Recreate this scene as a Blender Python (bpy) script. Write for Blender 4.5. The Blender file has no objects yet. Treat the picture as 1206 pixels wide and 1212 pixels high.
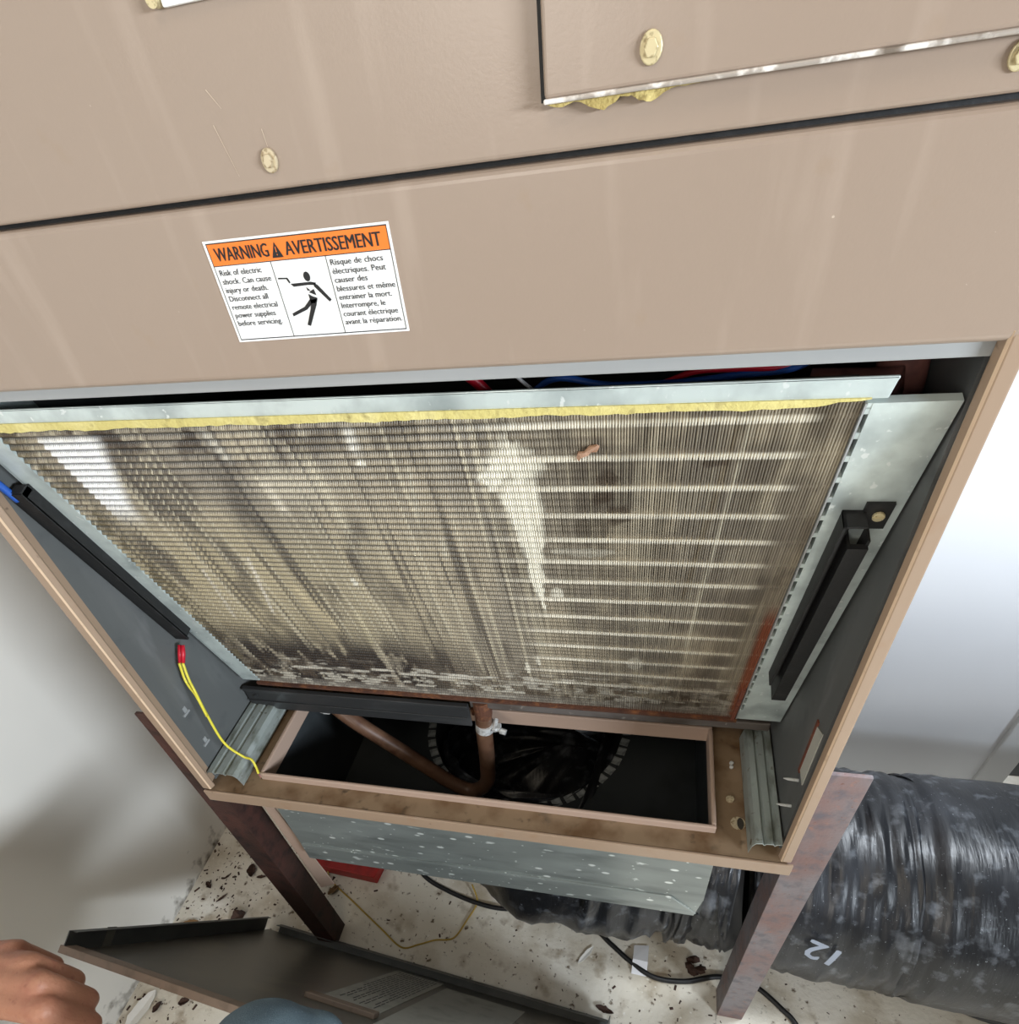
import bpy, bmesh, math, random
import numpy as np
from mathutils import Vector, Matrix
random.seed(5); rng = np.random.RandomState(7)
sc = bpy.context.scene
COL = sc.collection

# ------------------------------------------------------------------ camera, world, lights, exposure
F = 729.855
cam_d = bpy.data.cameras.new('camera'); cam = bpy.data.objects.new('camera', cam_d); COL.objects.link(cam)
cam_d.sensor_fit = 'HORIZONTAL'; cam_d.sensor_width = 36.0; cam_d.lens = F / 1206 * 36
cam_d.shift_x = (603 - 580.83) / 1206; cam_d.shift_y = (801.78 - 606) / 1206
cam_d.clip_start = 0.01
RX = Vector((0.97012511, 0.20994842, -0.12156865)); RY = Vector((0.06759698, -0.71517263, -0.69567144)); RZ = Vector((-0.23299769, 0.66667066, -0.7079988))
mw = Matrix.Identity(4)
for i in range(3):
    mw[i][0] = RX[i]; mw[i][1] = -RY[i]; mw[i][2] = -RZ[i]
mw[0][3], mw[1][3], mw[2][3] = 0.428, -0.279, 0.496
cam.matrix_world = mw
sc.camera = cam
w = bpy.data.worlds.new('world'); sc.world = w; w.use_nodes = True
bg = w.node_tree.nodes['Background']; bg.inputs[0].default_value = (0.80, 0.86, 0.95, 1); bg.inputs[1].default_value = 0.11

def area(name, loc, aim, sx, sy, power, color):
    d = bpy.data.lights.new(name, 'AREA'); d.shape = 'RECTANGLE'; d.size = sx; d.size_y = sy; d.energy = power; d.color = color
    o = bpy.data.objects.new(name, d); COL.objects.link(o); o.location = loc
    o.rotation_euler = (Vector(aim) - Vector(loc)).to_track_quat('-Z', 'Y').to_euler()
    return o
area('daylight_window', (2.1, -1.1, 0.62), (0.5, 0.2, 0.05), 0.8, 0.17, 58, (0.82, 0.91, 1.0))
area('daylight_rooflight', (1.14, 0.30, 1.65), (0.6, 0.05, -0.45), 0.35, 0.35, 27, (0.86, 0.93, 1.0))
area('warm_panel_fill', (0.05, -1.75, 0.75), (0.2, 0.0, 0.2), 0.5, 0.6, 7, (1.0, 0.93, 0.84))  # added fill light, not a doorway; brightens the middle of the front panel
area('overhead_fill', (0.40, -0.95, 1.5), (-0.2, 0.0, -0.3), 0.6, 0.6, 4.5, (1.0, 0.86, 0.66))  # added warm fill for the left wall and floor, not a fixture
sc.view_settings.view_transform = 'Standard'; sc.view_settings.look = 'None'
sc.view_settings.exposure = 0.12; sc.view_settings.gamma = 1.0; sc.view_settings.use_curve_mapping = False
sc.cycles.max_bounces = 6; sc.cycles.diffuse_bounces = 4; sc.cycles.glossy_bounces = 3

# ------------------------------------------------------------------ materials
def lin(c):
    return tuple(((v / 255) / 12.92 if v / 255 <= 0.04045 else ((v / 255 + 0.055) / 1.055) ** 2.4) for v in c) + (1.0,)

def mat(name, base, rough=0.5, metal=0.0, spots=(), bump=None, vcol=None, spec=0.5, stretch=None):
    """base sRGB colour; spots = [(colour, noise scale, low, high, detail, (sx,sy,sz))] layered blotches of that colour; bump = (scale, strength, detail)"""
    m = bpy.data.materials.new(name); m.use_nodes = True
    nt = m.node_tree; N = nt.nodes; L = nt.links
    p = N['Principled BSDF']
    p.inputs['Roughness'].default_value = rough; p.inputs['Metallic'].default_value = metal
    p.inputs['Specular IOR Level'].default_value = spec
    tc = N.new('ShaderNodeTexCoord')
    if vcol:
        a = N.new('ShaderNodeVertexColor'); a.layer_name = vcol; cur = a.outputs['Color']
    else:
        r = N.new('ShaderNodeRGB'); r.outputs[0].default_value = lin(base); cur = r.outputs[0]
    for s in spots:
        colr, scale, lo, hi, det = s[:5]; sv = s[5] if len(s) > 5 else (1, 1, 1); kind = s[6] if len(s) > 6 else 'noise'
        mp = N.new('ShaderNodeMapping'); mp.inputs['Scale'].default_value = sv; L.new(tc.outputs['Object'], mp.inputs[0])
        if kind == 'noise':
            n = N.new('ShaderNodeTexNoise'); n.inputs['Scale'].default_value = scale; n.inputs['Detail'].default_value = det; out = n.outputs[0]
        else:
            n = N.new('ShaderNodeTexVoronoi'); n.inputs['Scale'].default_value = scale; n.inputs['Randomness'].default_value = 1.0; out = n.outputs['Distance']
        L.new(mp.outputs[0], n.inputs['Vector'])
        mr = N.new('ShaderNodeMapRange'); mr.inputs[1].default_value = lo; mr.inputs[2].default_value = hi; L.new(out, mr.inputs[0])
        mx = N.new('ShaderNodeMix'); mx.data_type = 'RGBA'; L.new(mr.outputs[0], mx.inputs[0]); L.new(cur, mx.inputs[6]); mx.inputs[7].default_value = lin(colr)
        cur = mx.outputs[2]
    L.new(cur, p.inputs['Base Color'])
    if bump:
        n = N.new('ShaderNodeTexNoise'); n.inputs['Scale'].default_value = bump[0]; n.inputs['Detail'].default_value = bump[2] if len(bump) > 2 else 3
        if stretch:
            mp = N.new('ShaderNodeMapping'); mp.inputs['Scale'].default_value = stretch; L.new(tc.outputs['Object'], mp.inputs[0]); L.new(mp.outputs[0], n.inputs['Vector'])
        else: L.new(tc.outputs['Object'], n.inputs['Vector'])
        b = N.new('ShaderNodeBump'); b.inputs['Strength'].default_value = bump[1]; b.inputs['Distance'].default_value = 0.002
        L.new(n.outputs[0], b.inputs['Height']); L.new(b.outputs[0], p.inputs['Normal'])
    return m

TAN = (155, 137, 122)
M = {}
M['tan'] = mat('tan_paint', TAN, 0.28, 0, [((170, 152, 137), 22, 0.56, 0.9, 4, (3, 1, 0.4)), ((154, 134, 115), 60, 0.68, 0.85, 5), ((210, 194, 176), 330, 0.76, 0.80, 2)], bump=(900, 0.03))
M['scratch'] = mat('paint_scratch', (206, 188, 168), 0.5)
M['post_ridge'] = mat('post_ridge_highlight', (206, 180, 152), 0.35, 0, [((176, 150, 124), 60, 0.55, 0.7, 4)])  # pale strip colour paints the highlight along the post fold
M['tan_edge'] = mat('tan_paint_edge', (154, 131, 110), 0.4, 0, [((150, 122, 98), 50, 0.6, 0.8, 4), ((120, 100, 84), 160, 0.70, 0.76, 4)])
M['worn_edge'] = mat('worn_panel_edge', (168, 158, 148), 0.4, 0.2, [((235, 230, 224), 140, 0.5, 0.62, 5), ((120, 108, 96), 90, 0.6, 0.7, 4)])
M['brown'] = mat('brown_pan_paint', (128, 106, 82), 0.55, 0, [((92, 66, 40), 30, 0.45, 0.7, 5), ((66, 52, 36), 90, 0.6, 0.75, 5), ((150, 128, 104), 14, 0.55, 0.8, 4)])
M['liner'] = mat('grey_liner', (88, 90, 89), 0.6, 0, [((102, 103, 102), 12, 0.5, 0.8, 4, (1, 3, 0.6)), ((74, 76, 77), 40, 0.6, 0.8, 4), ((116, 117, 117), 9, 0.64, 0.8, 3, (1, 4, 1))])
M['grey_metal'] = mat('grey_painted_steel', (158, 160, 160), 0.42, 0.2, [((172, 173, 172), 40, 0.5, 0.8, 4, (0.1, 1, 1))])
GALV = [((186, 196, 194), 60, 0.48, 0.7, 5), ((150, 160, 160), 26, 0.5, 0.75, 4, (1, 1, 1)), ((222, 228, 226), 210, 0.66, 0.72, 2)]
M['galv'] = mat('galvanised_plate', (205, 216, 213), 0.38, 0.35, GALV, bump=(400, 0.04))
M['galv_dull'] = mat('galvanised_rail', (158, 166, 162), 0.42, 0.4, [((112, 116, 106), 70, 0.48, 0.66, 6, (1, 0.4, 1)), ((196, 204, 204), 60, 0.56, 0.75, 5, (1, 0.3, 1)), ((100, 92, 74), 150, 0.64, 0.74, 4)], bump=(200, 0.05))
M['galv_spot'] = mat('galvanised_spattered', (132, 138, 135), 0.36, 0.4, [((158, 165, 162), 9, 0.46, 0.7, 5, (0.7, 1, 2)), ((104, 110, 108), 40, 0.52, 0.75, 5, (0.3, 1, 1.5)), ((226, 231, 228), 60, 0.17, 0.11, 0, (0.6, 1, 1.2), 'voronoi'), ((214, 220, 218), 130, 0.13, 0.08, 0, (0.7, 1, 1), 'voronoi'), ((210, 216, 213), 70, 0.66, 0.72, 4, (0.5, 1, 1.3))], bump=(60, 0.05))
M['galv_shaded'] = mat('galvanised_inside_shade', (70, 74, 76), 0.5, 0.4, [((52, 55, 56), 14, 0.5, 0.8, 4)])  # galvanised sheet coloured darker to paint the shade inside the box
M['rail_dark'] = mat('soiled_rail_metal', (112, 106, 102), 0.5, 0.3, [((84, 76, 70), 60, 0.45, 0.7, 5, (0.4, 1, 1)), ((160, 152, 146), 120, 0.64, 0.74, 4)])
M['tab'] = mat('collar_tab_metal', (176, 180, 180), 0.5, 0.2, [((130, 134, 134), 160, 0.5, 0.7, 3)])
M['fins'] = mat('dirty_aluminium_fins', (120, 110, 95), 0.42, 0.15, vcol='Col')
M['tube'] = mat('coil_tube_collar', (232, 222, 198), 0.35, 0.2, [((170, 158, 132), 60, 0.5, 0.72, 4, (1, 1, 1)), ((120, 108, 88), 150, 0.62, 0.72, 3)])
M['void'] = mat('coil_core', (52, 47, 40), 0.8)
M['yellow_wool'] = mat('yellow_fibreglass', (200, 187, 118), 0.95, 0, [((222, 210, 146), 60, 0.5, 0.75, 5), ((150, 136, 82), 120, 0.58, 0.75, 5)], bump=(300, 0.6))
M['old_wool'] = mat('soiled_fibreglass', (176, 156, 96), 0.95, 0, [((206, 188, 124), 160, 0.5, 0.7, 5), ((130, 110, 62), 220, 0.55, 0.72, 5)], bump=(400, 0.8))
M['black_foam'] = mat('black_plastic', (19, 19, 20), 0.6, 0, [((40, 40, 41), 80, 0.55, 0.8, 4)], bump=(500, 0.1))
M['black_pan'] = mat('black_drain_pan', (42, 43, 44), 0.5, 0, [((66, 67, 68), 40, 0.52, 0.8, 4, (0.3, 1, 1))])
M['rust'] = mat('rust', (84, 50, 33), 0.85, 0, [((128, 80, 46), 110, 0.5, 0.7, 5), ((58, 32, 22), 60, 0.52, 0.72, 5)], bump=(600, 0.4))
M['rust_red'] = mat('rusty_edge', (112, 60, 42), 0.85, 0, [((78, 40, 28), 120, 0.5, 0.7, 4), ((150, 92, 62), 200, 0.62, 0.7, 3)])
M['angle'] = mat('rusting_angle_iron', (126, 120, 122), 0.6, 0.2, [((126, 96, 90), 22, 0.42, 0.66, 6, (1, 1, 0.5)), ((96, 92, 98), 70, 0.5, 0.72, 6), ((142, 106, 94), 160, 0.62, 0.78, 4), ((116, 82, 72), 300, 0.66, 0.72, 2)], bump=(350, 0.2))
M['angle_dark'] = mat('brown_angle_iron', (62, 42, 36), 0.6, 0.2, [((86, 52, 44), 24, 0.45, 0.65, 6, (1, 1, 0.4)), ((40, 30, 28), 60, 0.5, 0.7, 5)], bump=(350, 0.2))
M['hose'] = mat('brown_drain_hose', (94, 68, 52), 0.42, 0, [((124, 94, 74), 40, 0.5, 0.75, 4), ((76, 46, 32), 70, 0.55, 0.75, 4)])
M['steel'] = mat('bright_steel', (214, 215, 213), 0.3, 0.3, [((160, 160, 158), 200, 0.5, 0.7, 3)])
M['screw'] = mat('zinc_screw', (205, 190, 160), 0.4, 0.4, [((150, 130, 100), 500, 0.5, 0.65, 3)])
M['brass'] = mat('brass_stud', (206, 192, 152), 0.4, 0.3, [((150, 134, 98), 500, 0.55, 0.7, 2)])
M['white'] = mat('white_sticker', (246, 246, 244), 0.4)
M['orange'] = mat('orange_print', (242, 124, 40), 0.4)
M['ink'] = mat('black_print', (22, 22, 24), 0.5)
M['inkgrey'] = mat('dark_grey_print', (56, 56, 60), 0.5)
M['blue'] = mat('blue_wire', (36, 84, 168), 0.4)
M['red'] = mat('red_plastic', (190, 22, 44), 0.4)
M['black_wire'] = mat('black_cable', (20, 20, 22), 0.45)
M['white_wire'] = mat('white_wire', (225, 225, 225), 0.4)
M['yellow'] = mat('yellow_wire', (214, 202, 62), 0.45)
M['ochre'] = mat('ochre_string', (176, 146, 66), 0.7)
M['copper'] = mat('dull_copper', (150, 100, 92), 0.45, 0.2, [((92, 66, 66), 60, 0.45, 0.7, 4)])
M['redbox'] = mat('red_tin', (160, 26, 22), 0.45, 0, [((120, 18, 16), 60, 0.5, 0.75, 4)])
M['print'] = mat('pale_grey_print', (150, 158, 172), 0.5)
M['paper'] = mat('aged_paper', (172, 170, 160), 0.8, 0, [((150, 148, 138), 40, 0.5, 0.75, 4)])
M['tag'] = mat('white_tag', (232, 232, 234), 0.6)
M['panel_in'] = mat('grey_brown_panel_back', (104, 100, 91), 0.33, 0, [((88, 86, 80), 9, 0.48, 0.7, 4), ((122, 114, 100), 16, 0.56, 0.8, 4)])
M['panel_dark'] = mat('dark_panel_flange', (74, 76, 74), 0.45, 0, [((58, 60, 60), 20, 0.5, 0.75, 4)])
M['dull_shaded_tan'] = mat('shaded_tan_flange', (130, 112, 97), 0.5, 0, [((112, 96, 82), 60, 0.5, 0.7, 4)])  # same tan paint, darkened for the shade the person casts
M['skin'] = mat('skin', (164, 112, 86), 0.5, 0, [((150, 92, 72), 30, 0.46, 0.68, 4), ((176, 128, 98), 44, 0.54, 0.78, 4), ((138, 86, 66), 160, 0.62, 0.76, 4)], bump=(260, 0.35, 6))
M['nail'] = mat('nail', (222, 170, 150), 0.3)
M['denim'] = mat('blue_denim', (78, 94, 102), 0.85, 0, [((94, 112, 120), 40, 0.45, 0.7, 5), ((58, 74, 84), 18, 0.5, 0.75, 4), ((104, 120, 128), 900, 0.6, 0.75, 2)], bump=(1200, 0.5))
M['leaf'] = mat('dead_leaf', (62, 40, 30), 0.8, 0, [((40, 26, 22), 120, 0.5, 0.7, 4)])
M['leaf_pale'] = mat('pale_dead_leaf', (128, 98, 62), 0.8, 0, [((100, 72, 44), 160, 0.5, 0.7, 4)])
M['leaf_pink'] = mat('rusty_flake', (170, 134, 110), 0.8, 0, [((140, 92, 66), 200, 0.5, 0.7, 4)])
M['chip'] = mat('white_chip', (228, 226, 220), 0.8)
M['floor'] = mat('dirty_white_painted_board', (214, 207, 192), 0.75, 0, [((226, 221, 210), 5, 0.44, 0.62, 5), ((172, 158, 134), 11, 0.5, 0.72, 6), ((132, 112, 84), 26, 0.57, 0.76, 7), ((92, 74, 54), 85, 0.62, 0.72, 5), ((96, 80, 62), 150, 0.67, 0.73, 3), ((222, 218, 208), 120, 0.66, 0.74, 3)], bump=(140, 0.5, 6))
M['plastic_tan'] = mat('tan_flange', (172, 148, 132), 0.45)

def wall_mat(name, base, z0, stain):
    m = mat(name, base, 0.55, 0, [(tuple(int(c*0.96) for c in base), 3, 0.5, 0.8, 3)], bump=(30, 0.05))
    if stain:
        nt = m.node_tree; N = nt.nodes; L = nt.links; p = N['Principled BSDF']
        src = p.inputs['Base Color'].links[0].from_socket
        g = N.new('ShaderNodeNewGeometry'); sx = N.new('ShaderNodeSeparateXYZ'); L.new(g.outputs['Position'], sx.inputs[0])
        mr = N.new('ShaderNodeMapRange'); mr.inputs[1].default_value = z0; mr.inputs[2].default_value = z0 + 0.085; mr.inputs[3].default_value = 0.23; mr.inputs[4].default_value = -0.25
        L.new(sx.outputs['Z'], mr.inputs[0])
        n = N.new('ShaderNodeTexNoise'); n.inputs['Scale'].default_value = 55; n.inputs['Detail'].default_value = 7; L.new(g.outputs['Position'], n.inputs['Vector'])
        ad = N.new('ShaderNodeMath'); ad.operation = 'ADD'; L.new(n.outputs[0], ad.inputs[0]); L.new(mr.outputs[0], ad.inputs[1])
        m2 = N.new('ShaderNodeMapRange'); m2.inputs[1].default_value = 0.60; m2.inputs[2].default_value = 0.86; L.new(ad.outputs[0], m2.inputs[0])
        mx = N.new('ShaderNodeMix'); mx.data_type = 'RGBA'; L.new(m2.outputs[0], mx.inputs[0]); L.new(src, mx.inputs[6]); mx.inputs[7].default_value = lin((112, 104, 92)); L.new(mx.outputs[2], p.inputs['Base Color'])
    return m
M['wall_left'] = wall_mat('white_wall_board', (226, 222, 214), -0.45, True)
M['wall_back'] = wall_mat('white_wall_board_back', (224, 227, 232), -0.45, False)
M['trim'] = mat('white_trim_paint', (206, 208, 210), 0.5)
M['door_dark'] = mat('dark_door_paint', (74, 78, 82), 0.5)

def duct_mat():
    m = mat('black_duct_wrap', (26, 27, 30), 0.34, 0, [((46, 48, 53), 14, 0.45, 0.7, 5), ((92, 96, 102), 60, 0.57, 0.74, 6), ((128, 132, 138), 22, 0.60, 0.82, 8), ((140, 144, 150), 420, 0.70, 0.76, 2)], bump=(60, 0.35, 5), stretch=(3.5, 0.6, 0.6))
    return m
M['duct'] = duct_mat()

# ------------------------------------------------------------------ mesh helpers
def B(): return bmesh.new()
def box(bm, x0, x1, y0, y1, z0, z1):
    v = [bm.verts.new(c) for c in ((x0,y0,z0),(x1,y0,z0),(x1,y1,z0),(x0,y1,z0),(x0,y0,z1),(x1,y0,z1),(x1,y1,z1),(x0,y1,z1))]
    for f in ((3,2,1,0),(4,5,6,7),(0,1,5,4),(1,2,6,5),(2,3,7,6),(3,0,4,7)): bm.faces.new([v[i] for i in f])
    return bm
def hexa(bm, p):
    v = [bm.verts.new(c) for c in p]
    for f in ((3,2,1,0),(4,5,6,7),(0,1,5,4),(1,2,6,5),(2,3,7,6),(3,0,4,7)): bm.faces.new([v[i] for i in f])
def prism(bm, poly, a, b, f):
    """poly = 2-D outline; f(p, t) -> 3-D; extruded from t=a to t=b"""
    A = [bm.verts.new(f(p, a)) for p in poly]; Bv = [bm.verts.new(f(p, b)) for p in poly]
    n = len(poly)
    bm.faces.new(A[::-1]); bm.faces.new(Bv)
    for i in range(n): bm.faces.new((A[i], A[(i+1)%n], Bv[(i+1)%n], Bv[i]))
def catmull(pts, n=8):
    P = [np.array(p, float) for p in pts]; P = [2*P[0]-P[1]] + P + [2*P[-1]-P[-2]]; out = []
    for i in range(1, len(P)-2):
        for k in range(n):
            t = k/n; a,b,c,d = P[i-1],P[i],P[i+1],P[i+2]
            out.append(0.5*((2*b)+(-a+c)*t+(2*a-5*b+4*c-d)*t*t+(-a+3*b-3*c+d)*t**3))
    out.append(P[-2]); return out
def sweep(bm, path, rad, res=10, disp=None, cap=True):
    path = [np.array(p, float) for p in path]; n = len(path)
    rad = [rad]*n if np.isscalar(rad) else rad
    up = np.array([0.0, 0.0, 1.0]); t0 = path[1]-path[0]; t0 /= np.linalg.norm(t0)
    if abs(t0 @ up) > 0.9: up = np.array([0.0, 1.0, 0.0])
    u = up - t0*(up@t0); u /= np.linalg.norm(u); rings = []
    for i in range(n):
        t = path[min(i+1,n-1)]-path[max(i-1,0)]; t /= np.linalg.norm(t)
        u = u - t*(u@t); u /= np.linalg.norm(u); v = np.cross(t, u); ring = []
        for k in range(res):
            a = 2*math.pi*k/res; r = rad[i]*(1+(disp(i/(n-1), a) if disp else 0))
            ring.append(bm.verts.new(path[i]+(u*math.cos(a)+v*math.sin(a))*r))
        rings.append(ring)
    for i in range(n-1):
        for k in range(res): bm.faces.new((rings[i][k], rings[i][(k+1)%res], rings[i+1][(k+1)%res], rings[i+1][k]))
    if cap: bm.faces.new(rings[0][::-1]); bm.faces.new(rings[-1])
    return rings
def wloc(o):
    v = Vector(o.location)
    while o.parent: o = o.parent; v += o.location
    return v
def obj(name, bm, m, parent=None, label=None, bevel=0, smooth=False, origin=None, seg=2, recalc=True):
    if recalc: bmesh.ops.recalc_face_normals(bm, faces=bm.faces)
    me = bpy.data.meshes.new(name); bm.to_mesh(me); bm.free()
    return obj_me(name, me, m, parent, label, bevel, smooth, origin, seg)
def obj_me(name, me, m, parent=None, label=None, bevel=0, smooth=False, origin=None, seg=2):
    me.materials.append(M[m] if isinstance(m, str) else m)
    n = len(me.vertices); co = np.empty(n*3); me.vertices.foreach_get('co', co); co = co.reshape(-1, 3)
    if origin is None: origin = ((co[:,0].min()+co[:,0].max())/2, (co[:,1].min()+co[:,1].max())/2, co[:,2].min())
    co = co - np.array(origin); me.vertices.foreach_set('co', co.ravel()); me.update()
    if smooth: me.polygons.foreach_set('use_smooth', [True]*len(me.polygons))
    o = bpy.data.objects.new(name, me); COL.objects.link(o)
    o.location = Vector(origin) - (wloc(parent) if parent else Vector((0,0,0))); o.parent = parent
    if label: o['label'] = label
    if bevel:
        md = o.modifiers.new('bevel', 'BEVEL'); md.width = bevel; md.segments = seg; md.limit_method = 'ANGLE'; md.angle_limit = math.radians(40)
    return o
def tag(o, label, cat, group=None, kind=None):
    o['label'] = label; o['category'] = cat
    if group: o['group'] = group
    if kind: o['kind'] = kind
    return o
def thing(name, loc, label, cat, group=None):
    o = bpy.data.objects.new(name, None); COL.objects.link(o); o.location = loc; o.empty_display_size = 0.05
    return tag(o, label, cat, group)
def struct(name, bm, m, **k):
    o = obj(name, bm, m, **k); o['kind'] = 'structure'; return o
def copy_at(o, delta, rz=None):
    c = o.copy(); COL.objects.link(c); c.location = o.location + Vector(delta); c.parent = o.parent
    return c
def text_mesh(s, size, width=None, align='LEFT'):
    cu = bpy.data.curves.new('lettering', 'FONT'); cu.body = s; cu.size = size; cu.align_x = align; cu.resolution_u = 2
    t = bpy.data.objects.new('lettering', cu); COL.objects.link(t)
    dg = bpy.context.evaluated_depsgraph_get(); dg.update()
    me = bpy.data.meshes.new_from_object(t.evaluated_get(dg)); bpy.data.objects.remove(t); bpy.data.curves.remove(cu)
    co = np.array([v.co[:] for v in me.vertices]); faces = [tuple(p.vertices) for p in me.polygons]
    if width and len(co): co[:,0] *= width/max(1e-9, co[:,0].max())
    return co, faces
def add_faces(bm, co, faces):
    vs = [bm.verts.new(c) for c in co]
    for f in faces:
        try: bm.faces.new([vs[i] for i in f])
        except ValueError: pass

# ------------------------------------------------------------------ the setting
ZF = -0.45
bm = B(); box(bm, -0.32, 2.4, -1.6, 0.50, ZF-0.03, ZF); struct('floor', bm, 'floor', origin=(0,0,ZF))
bm = B(); box(bm, -0.32, -0.297, -1.6, 0.50, ZF, 1.9); struct('wall_left', bm, 'wall_left')
bm = B(); box(bm, -0.297, 0.972, 0.446, 0.48, ZF, 1.9); struct('wall_back', bm, 'wall_back')
bm = B(); box(bm, 1.29, 2.4, -0.55, -0.50, ZF, 0.33); struct('added_shade_wall', bm, 'wall_back')  # added wall out of view, keeps low window light off the back wall
bm = B(); box(bm, 0.972, 1.012, 0.439, 0.48, ZF, 1.9); struct('trim_1', bm, 'trim', bevel=0.002)
bm = B(); box(bm, 1.013, 1.8, 0.47, 0.49, ZF, 1.9)
dr = struct('door_1', bm, 'door_dark', bevel=0.002)

# ------------------------------------------------------------------ furnace cabinet
cab = thing('furnace_cabinet', (0.28, 0.22, -0.016), 'tan metal furnace cabinet with its lower front open, on rusty angle-iron legs', 'furnace')
TOPZ = 1.15
# front panel (with the warning sticker) and upper panel
bm = B(); box(bm, 0.0, 0.56, 0.0, 0.012, 0.398, 0.4660); front = obj('front_panel', bm, 'tan', cab, bevel=0.0028, seg=4)
bm = B(); box(bm, 0.0, 0.56, 0.0, 0.012, 0.4681, TOPZ); upper = obj('upper_panel', bm, 'tan', cab, bevel=0.0016, seg=3)
bm = B(); box(bm, 0.004, 0.556, 0.008, 0.014, 0.460, 0.475); obj('seam_backing', bm, 'black_foam', cab)
# raised access cover at the upper right
bm = B(); box(bm, 0.3852, 0.556, -0.0062, -0.0002, 0.4822, 0.80); cover = obj('access_cover', bm, 'tan', cab, bevel=0.0014, seg=3)
bm = B(); box(bm, 0.3850, 0.556, -0.0068, -0.0010, 0.4812, 0.4826); obj('cover_lip', bm, 'worn_edge', cover, 'scuffed pale lower lip', bevel=0.0005)
bm = B(); box(bm, 0.3836, 0.3852, -0.0022, -0.0001, 0.4815, 0.80); obj('cover_seam', bm, 'black_foam', cover)
# torn yellow insulation poking out under the cover
bm = B(); xs = np.linspace(0.386, 0.434, 40); top = []; bot = []
for i, x in enumerate(xs):
    t = (x-0.386)/0.048; dz = 0.0031*math.sin(math.pi*min(1, t*1.05))**0.7*(0.55+0.45*math.sin(t*19+1)+0.2*rng.rand())
    top.append((x, 0.4815)); bot.append((x, 0.4812-max(0.0002, dz)))
prism(bm, top+bot[::-1], -0.0045, -0.0004, lambda p, t: (p[0], t, p[1]))
obj('insulation_scrap', bm, 'old_wool', cover, 'yellow fibreglass showing under the lip')
# quarter-turn studs
def disc(bm, c, r, y0, y1, n=20, sx=1, sz=1, rot=0):
    pts = [(r*sx*math.cos(2*math.pi*k/n), r*sz*math.sin(2*math.pi*k/n)) for k in range(n)]
    pts = [(a*math.cos(rot)-b*math.sin(rot), a*math.sin(rot)+b*math.cos(rot)) for a, b in pts]
    prism(bm, pts, y0, y1, lambda p, t: (c[0]+p[0], t, c[1]+p[1]))
def stud(parent, x, z, y, m, r=0.0038, rot=0.3):
    bm = B(); disc(bm, (x, z), r, y-0.0014, y, sx=0.86); s = obj('stud', bm, m, parent, 'quarter-turn fastener head', bevel=0.0004)
    bm = B(); disc(bm, (x, z), r*0.62, y-0.0026, y-0.0013, n=6, sx=0.9); obj('stud_hub', bm, m, s, bevel=0.0003)
    return s
s = stud(upper, 0.279, 0.477, 0.0, 'screw')
stud(cover, 0.4187, 0.4906, -0.0062, 'brass', 0.0040)
stud(upper, 0.5225, 0.4765, 0.0, 'brass', 0.0036)
# white rating plate whose lower edge shows at the very top
bm = B(); box(bm, 0.2575, 0.300, -0.003, 0.0, 0.5192, 0.58); rp = obj('rating_plate', bm, 'white', cab, 'white plate at the top of the frame', bevel=0.0005)
bm = B(); disc(bm, (0.2548, 0.5215), 0.0022, -0.004, 0); obj('plate_rivet', bm, 'brass', rp)

# warning sticker
bm = B(); prism(bm, [(0.2372, 0.4155), (0.3212, 0.4155), (0.3212, 0.4545), (0.2372, 0.4545)], -0.0005, 0.0, lambda p, t: (p[0], t, p[1]))
stk = obj('warning_label', bm, 'white', front, 'white and orange bilingual electric shock warning sticker')
def flat(bm, poly, y): bm.faces.new([bm.verts.new((p[0], y, p[1])) for p in poly])
def rect(bm, x0, x1, z0, z1, y): flat(bm, [(x0,z0),(x1,z0),(x1,z1),(x0,z1)], y)
bm = B(); rect(bm, 0.2388, 0.3200, 0.4456, 0.4533, -0.0006); obj('label_header', bm, 'orange', front)
bm = B(); y = -0.0007; t = 0.0003
for (x0,x1,z0,z1) in ((0.2385,0.3203,0.4533,0.4537),(0.2385,0.3203,0.4163,0.4167),(0.2385,0.2388,0.4163,0.4537),(0.3200,0.3203,0.4163,0.4537),(0.2385,0.3203,0.4453,0.4456),(0.2658,0.2661,0.4163,0.4456),(0.2912,0.2915,0.4163,0.4456)): rect(bm, x0,x1,z0,z1,y)
obj('label_rules', bm, 'ink', front)
bm = B(); y = -0.0008
for p in ([(0.2671,0.4394),(0.2715,0.4391),(0.2723,0.4373),(0.2716,0.4369),(0.2708,0.4386),(0.267,0.4388)], [(0.2721,0.4368),(0.2817,0.4369),(0.284,0.4364),(0.2833,0.4356),(0.2798,0.4358),(0.2732,0.4356)], [(0.2827,0.4365),(0.2845,0.4355),(0.2891,0.4298),(0.288,0.429),(0.2827,0.435)], [(0.2789,0.4352),(0.2805,0.4337),(0.2791,0.4337)], [(0.2795,0.4331),(0.2821,0.4342),(0.2826,0.4318),(0.2807,0.4326)], [(0.2789,0.4326),(0.2807,0.4315),(0.2827,0.4308),(0.281,0.4289),(0.279,0.429),(0.279,0.4306)], [(0.2794,0.4308),(0.2801,0.4293),(0.2764,0.4267),(0.2688,0.4244),(0.2687,0.4256),(0.2755,0.4278)], [(0.2799,0.4304),(0.2826,0.4305),(0.2813,0.4281),(0.2758,0.4202),(0.2743,0.4207),(0.2779,0.4266)], [(0.2806+0.0015*math.cos(a*0.3927), 0.4389+0.0018*math.sin(a*0.3927)) for a in range(16)]): flat(bm, p, y)
obj('shock_pictogram', bm, 'ink', front, 'black falling figure struck by a current')
bm = B()
flat(bm, [(0.2702,0.4520),(0.2728,0.4465),(0.2676,0.4465)], -0.0008)
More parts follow.
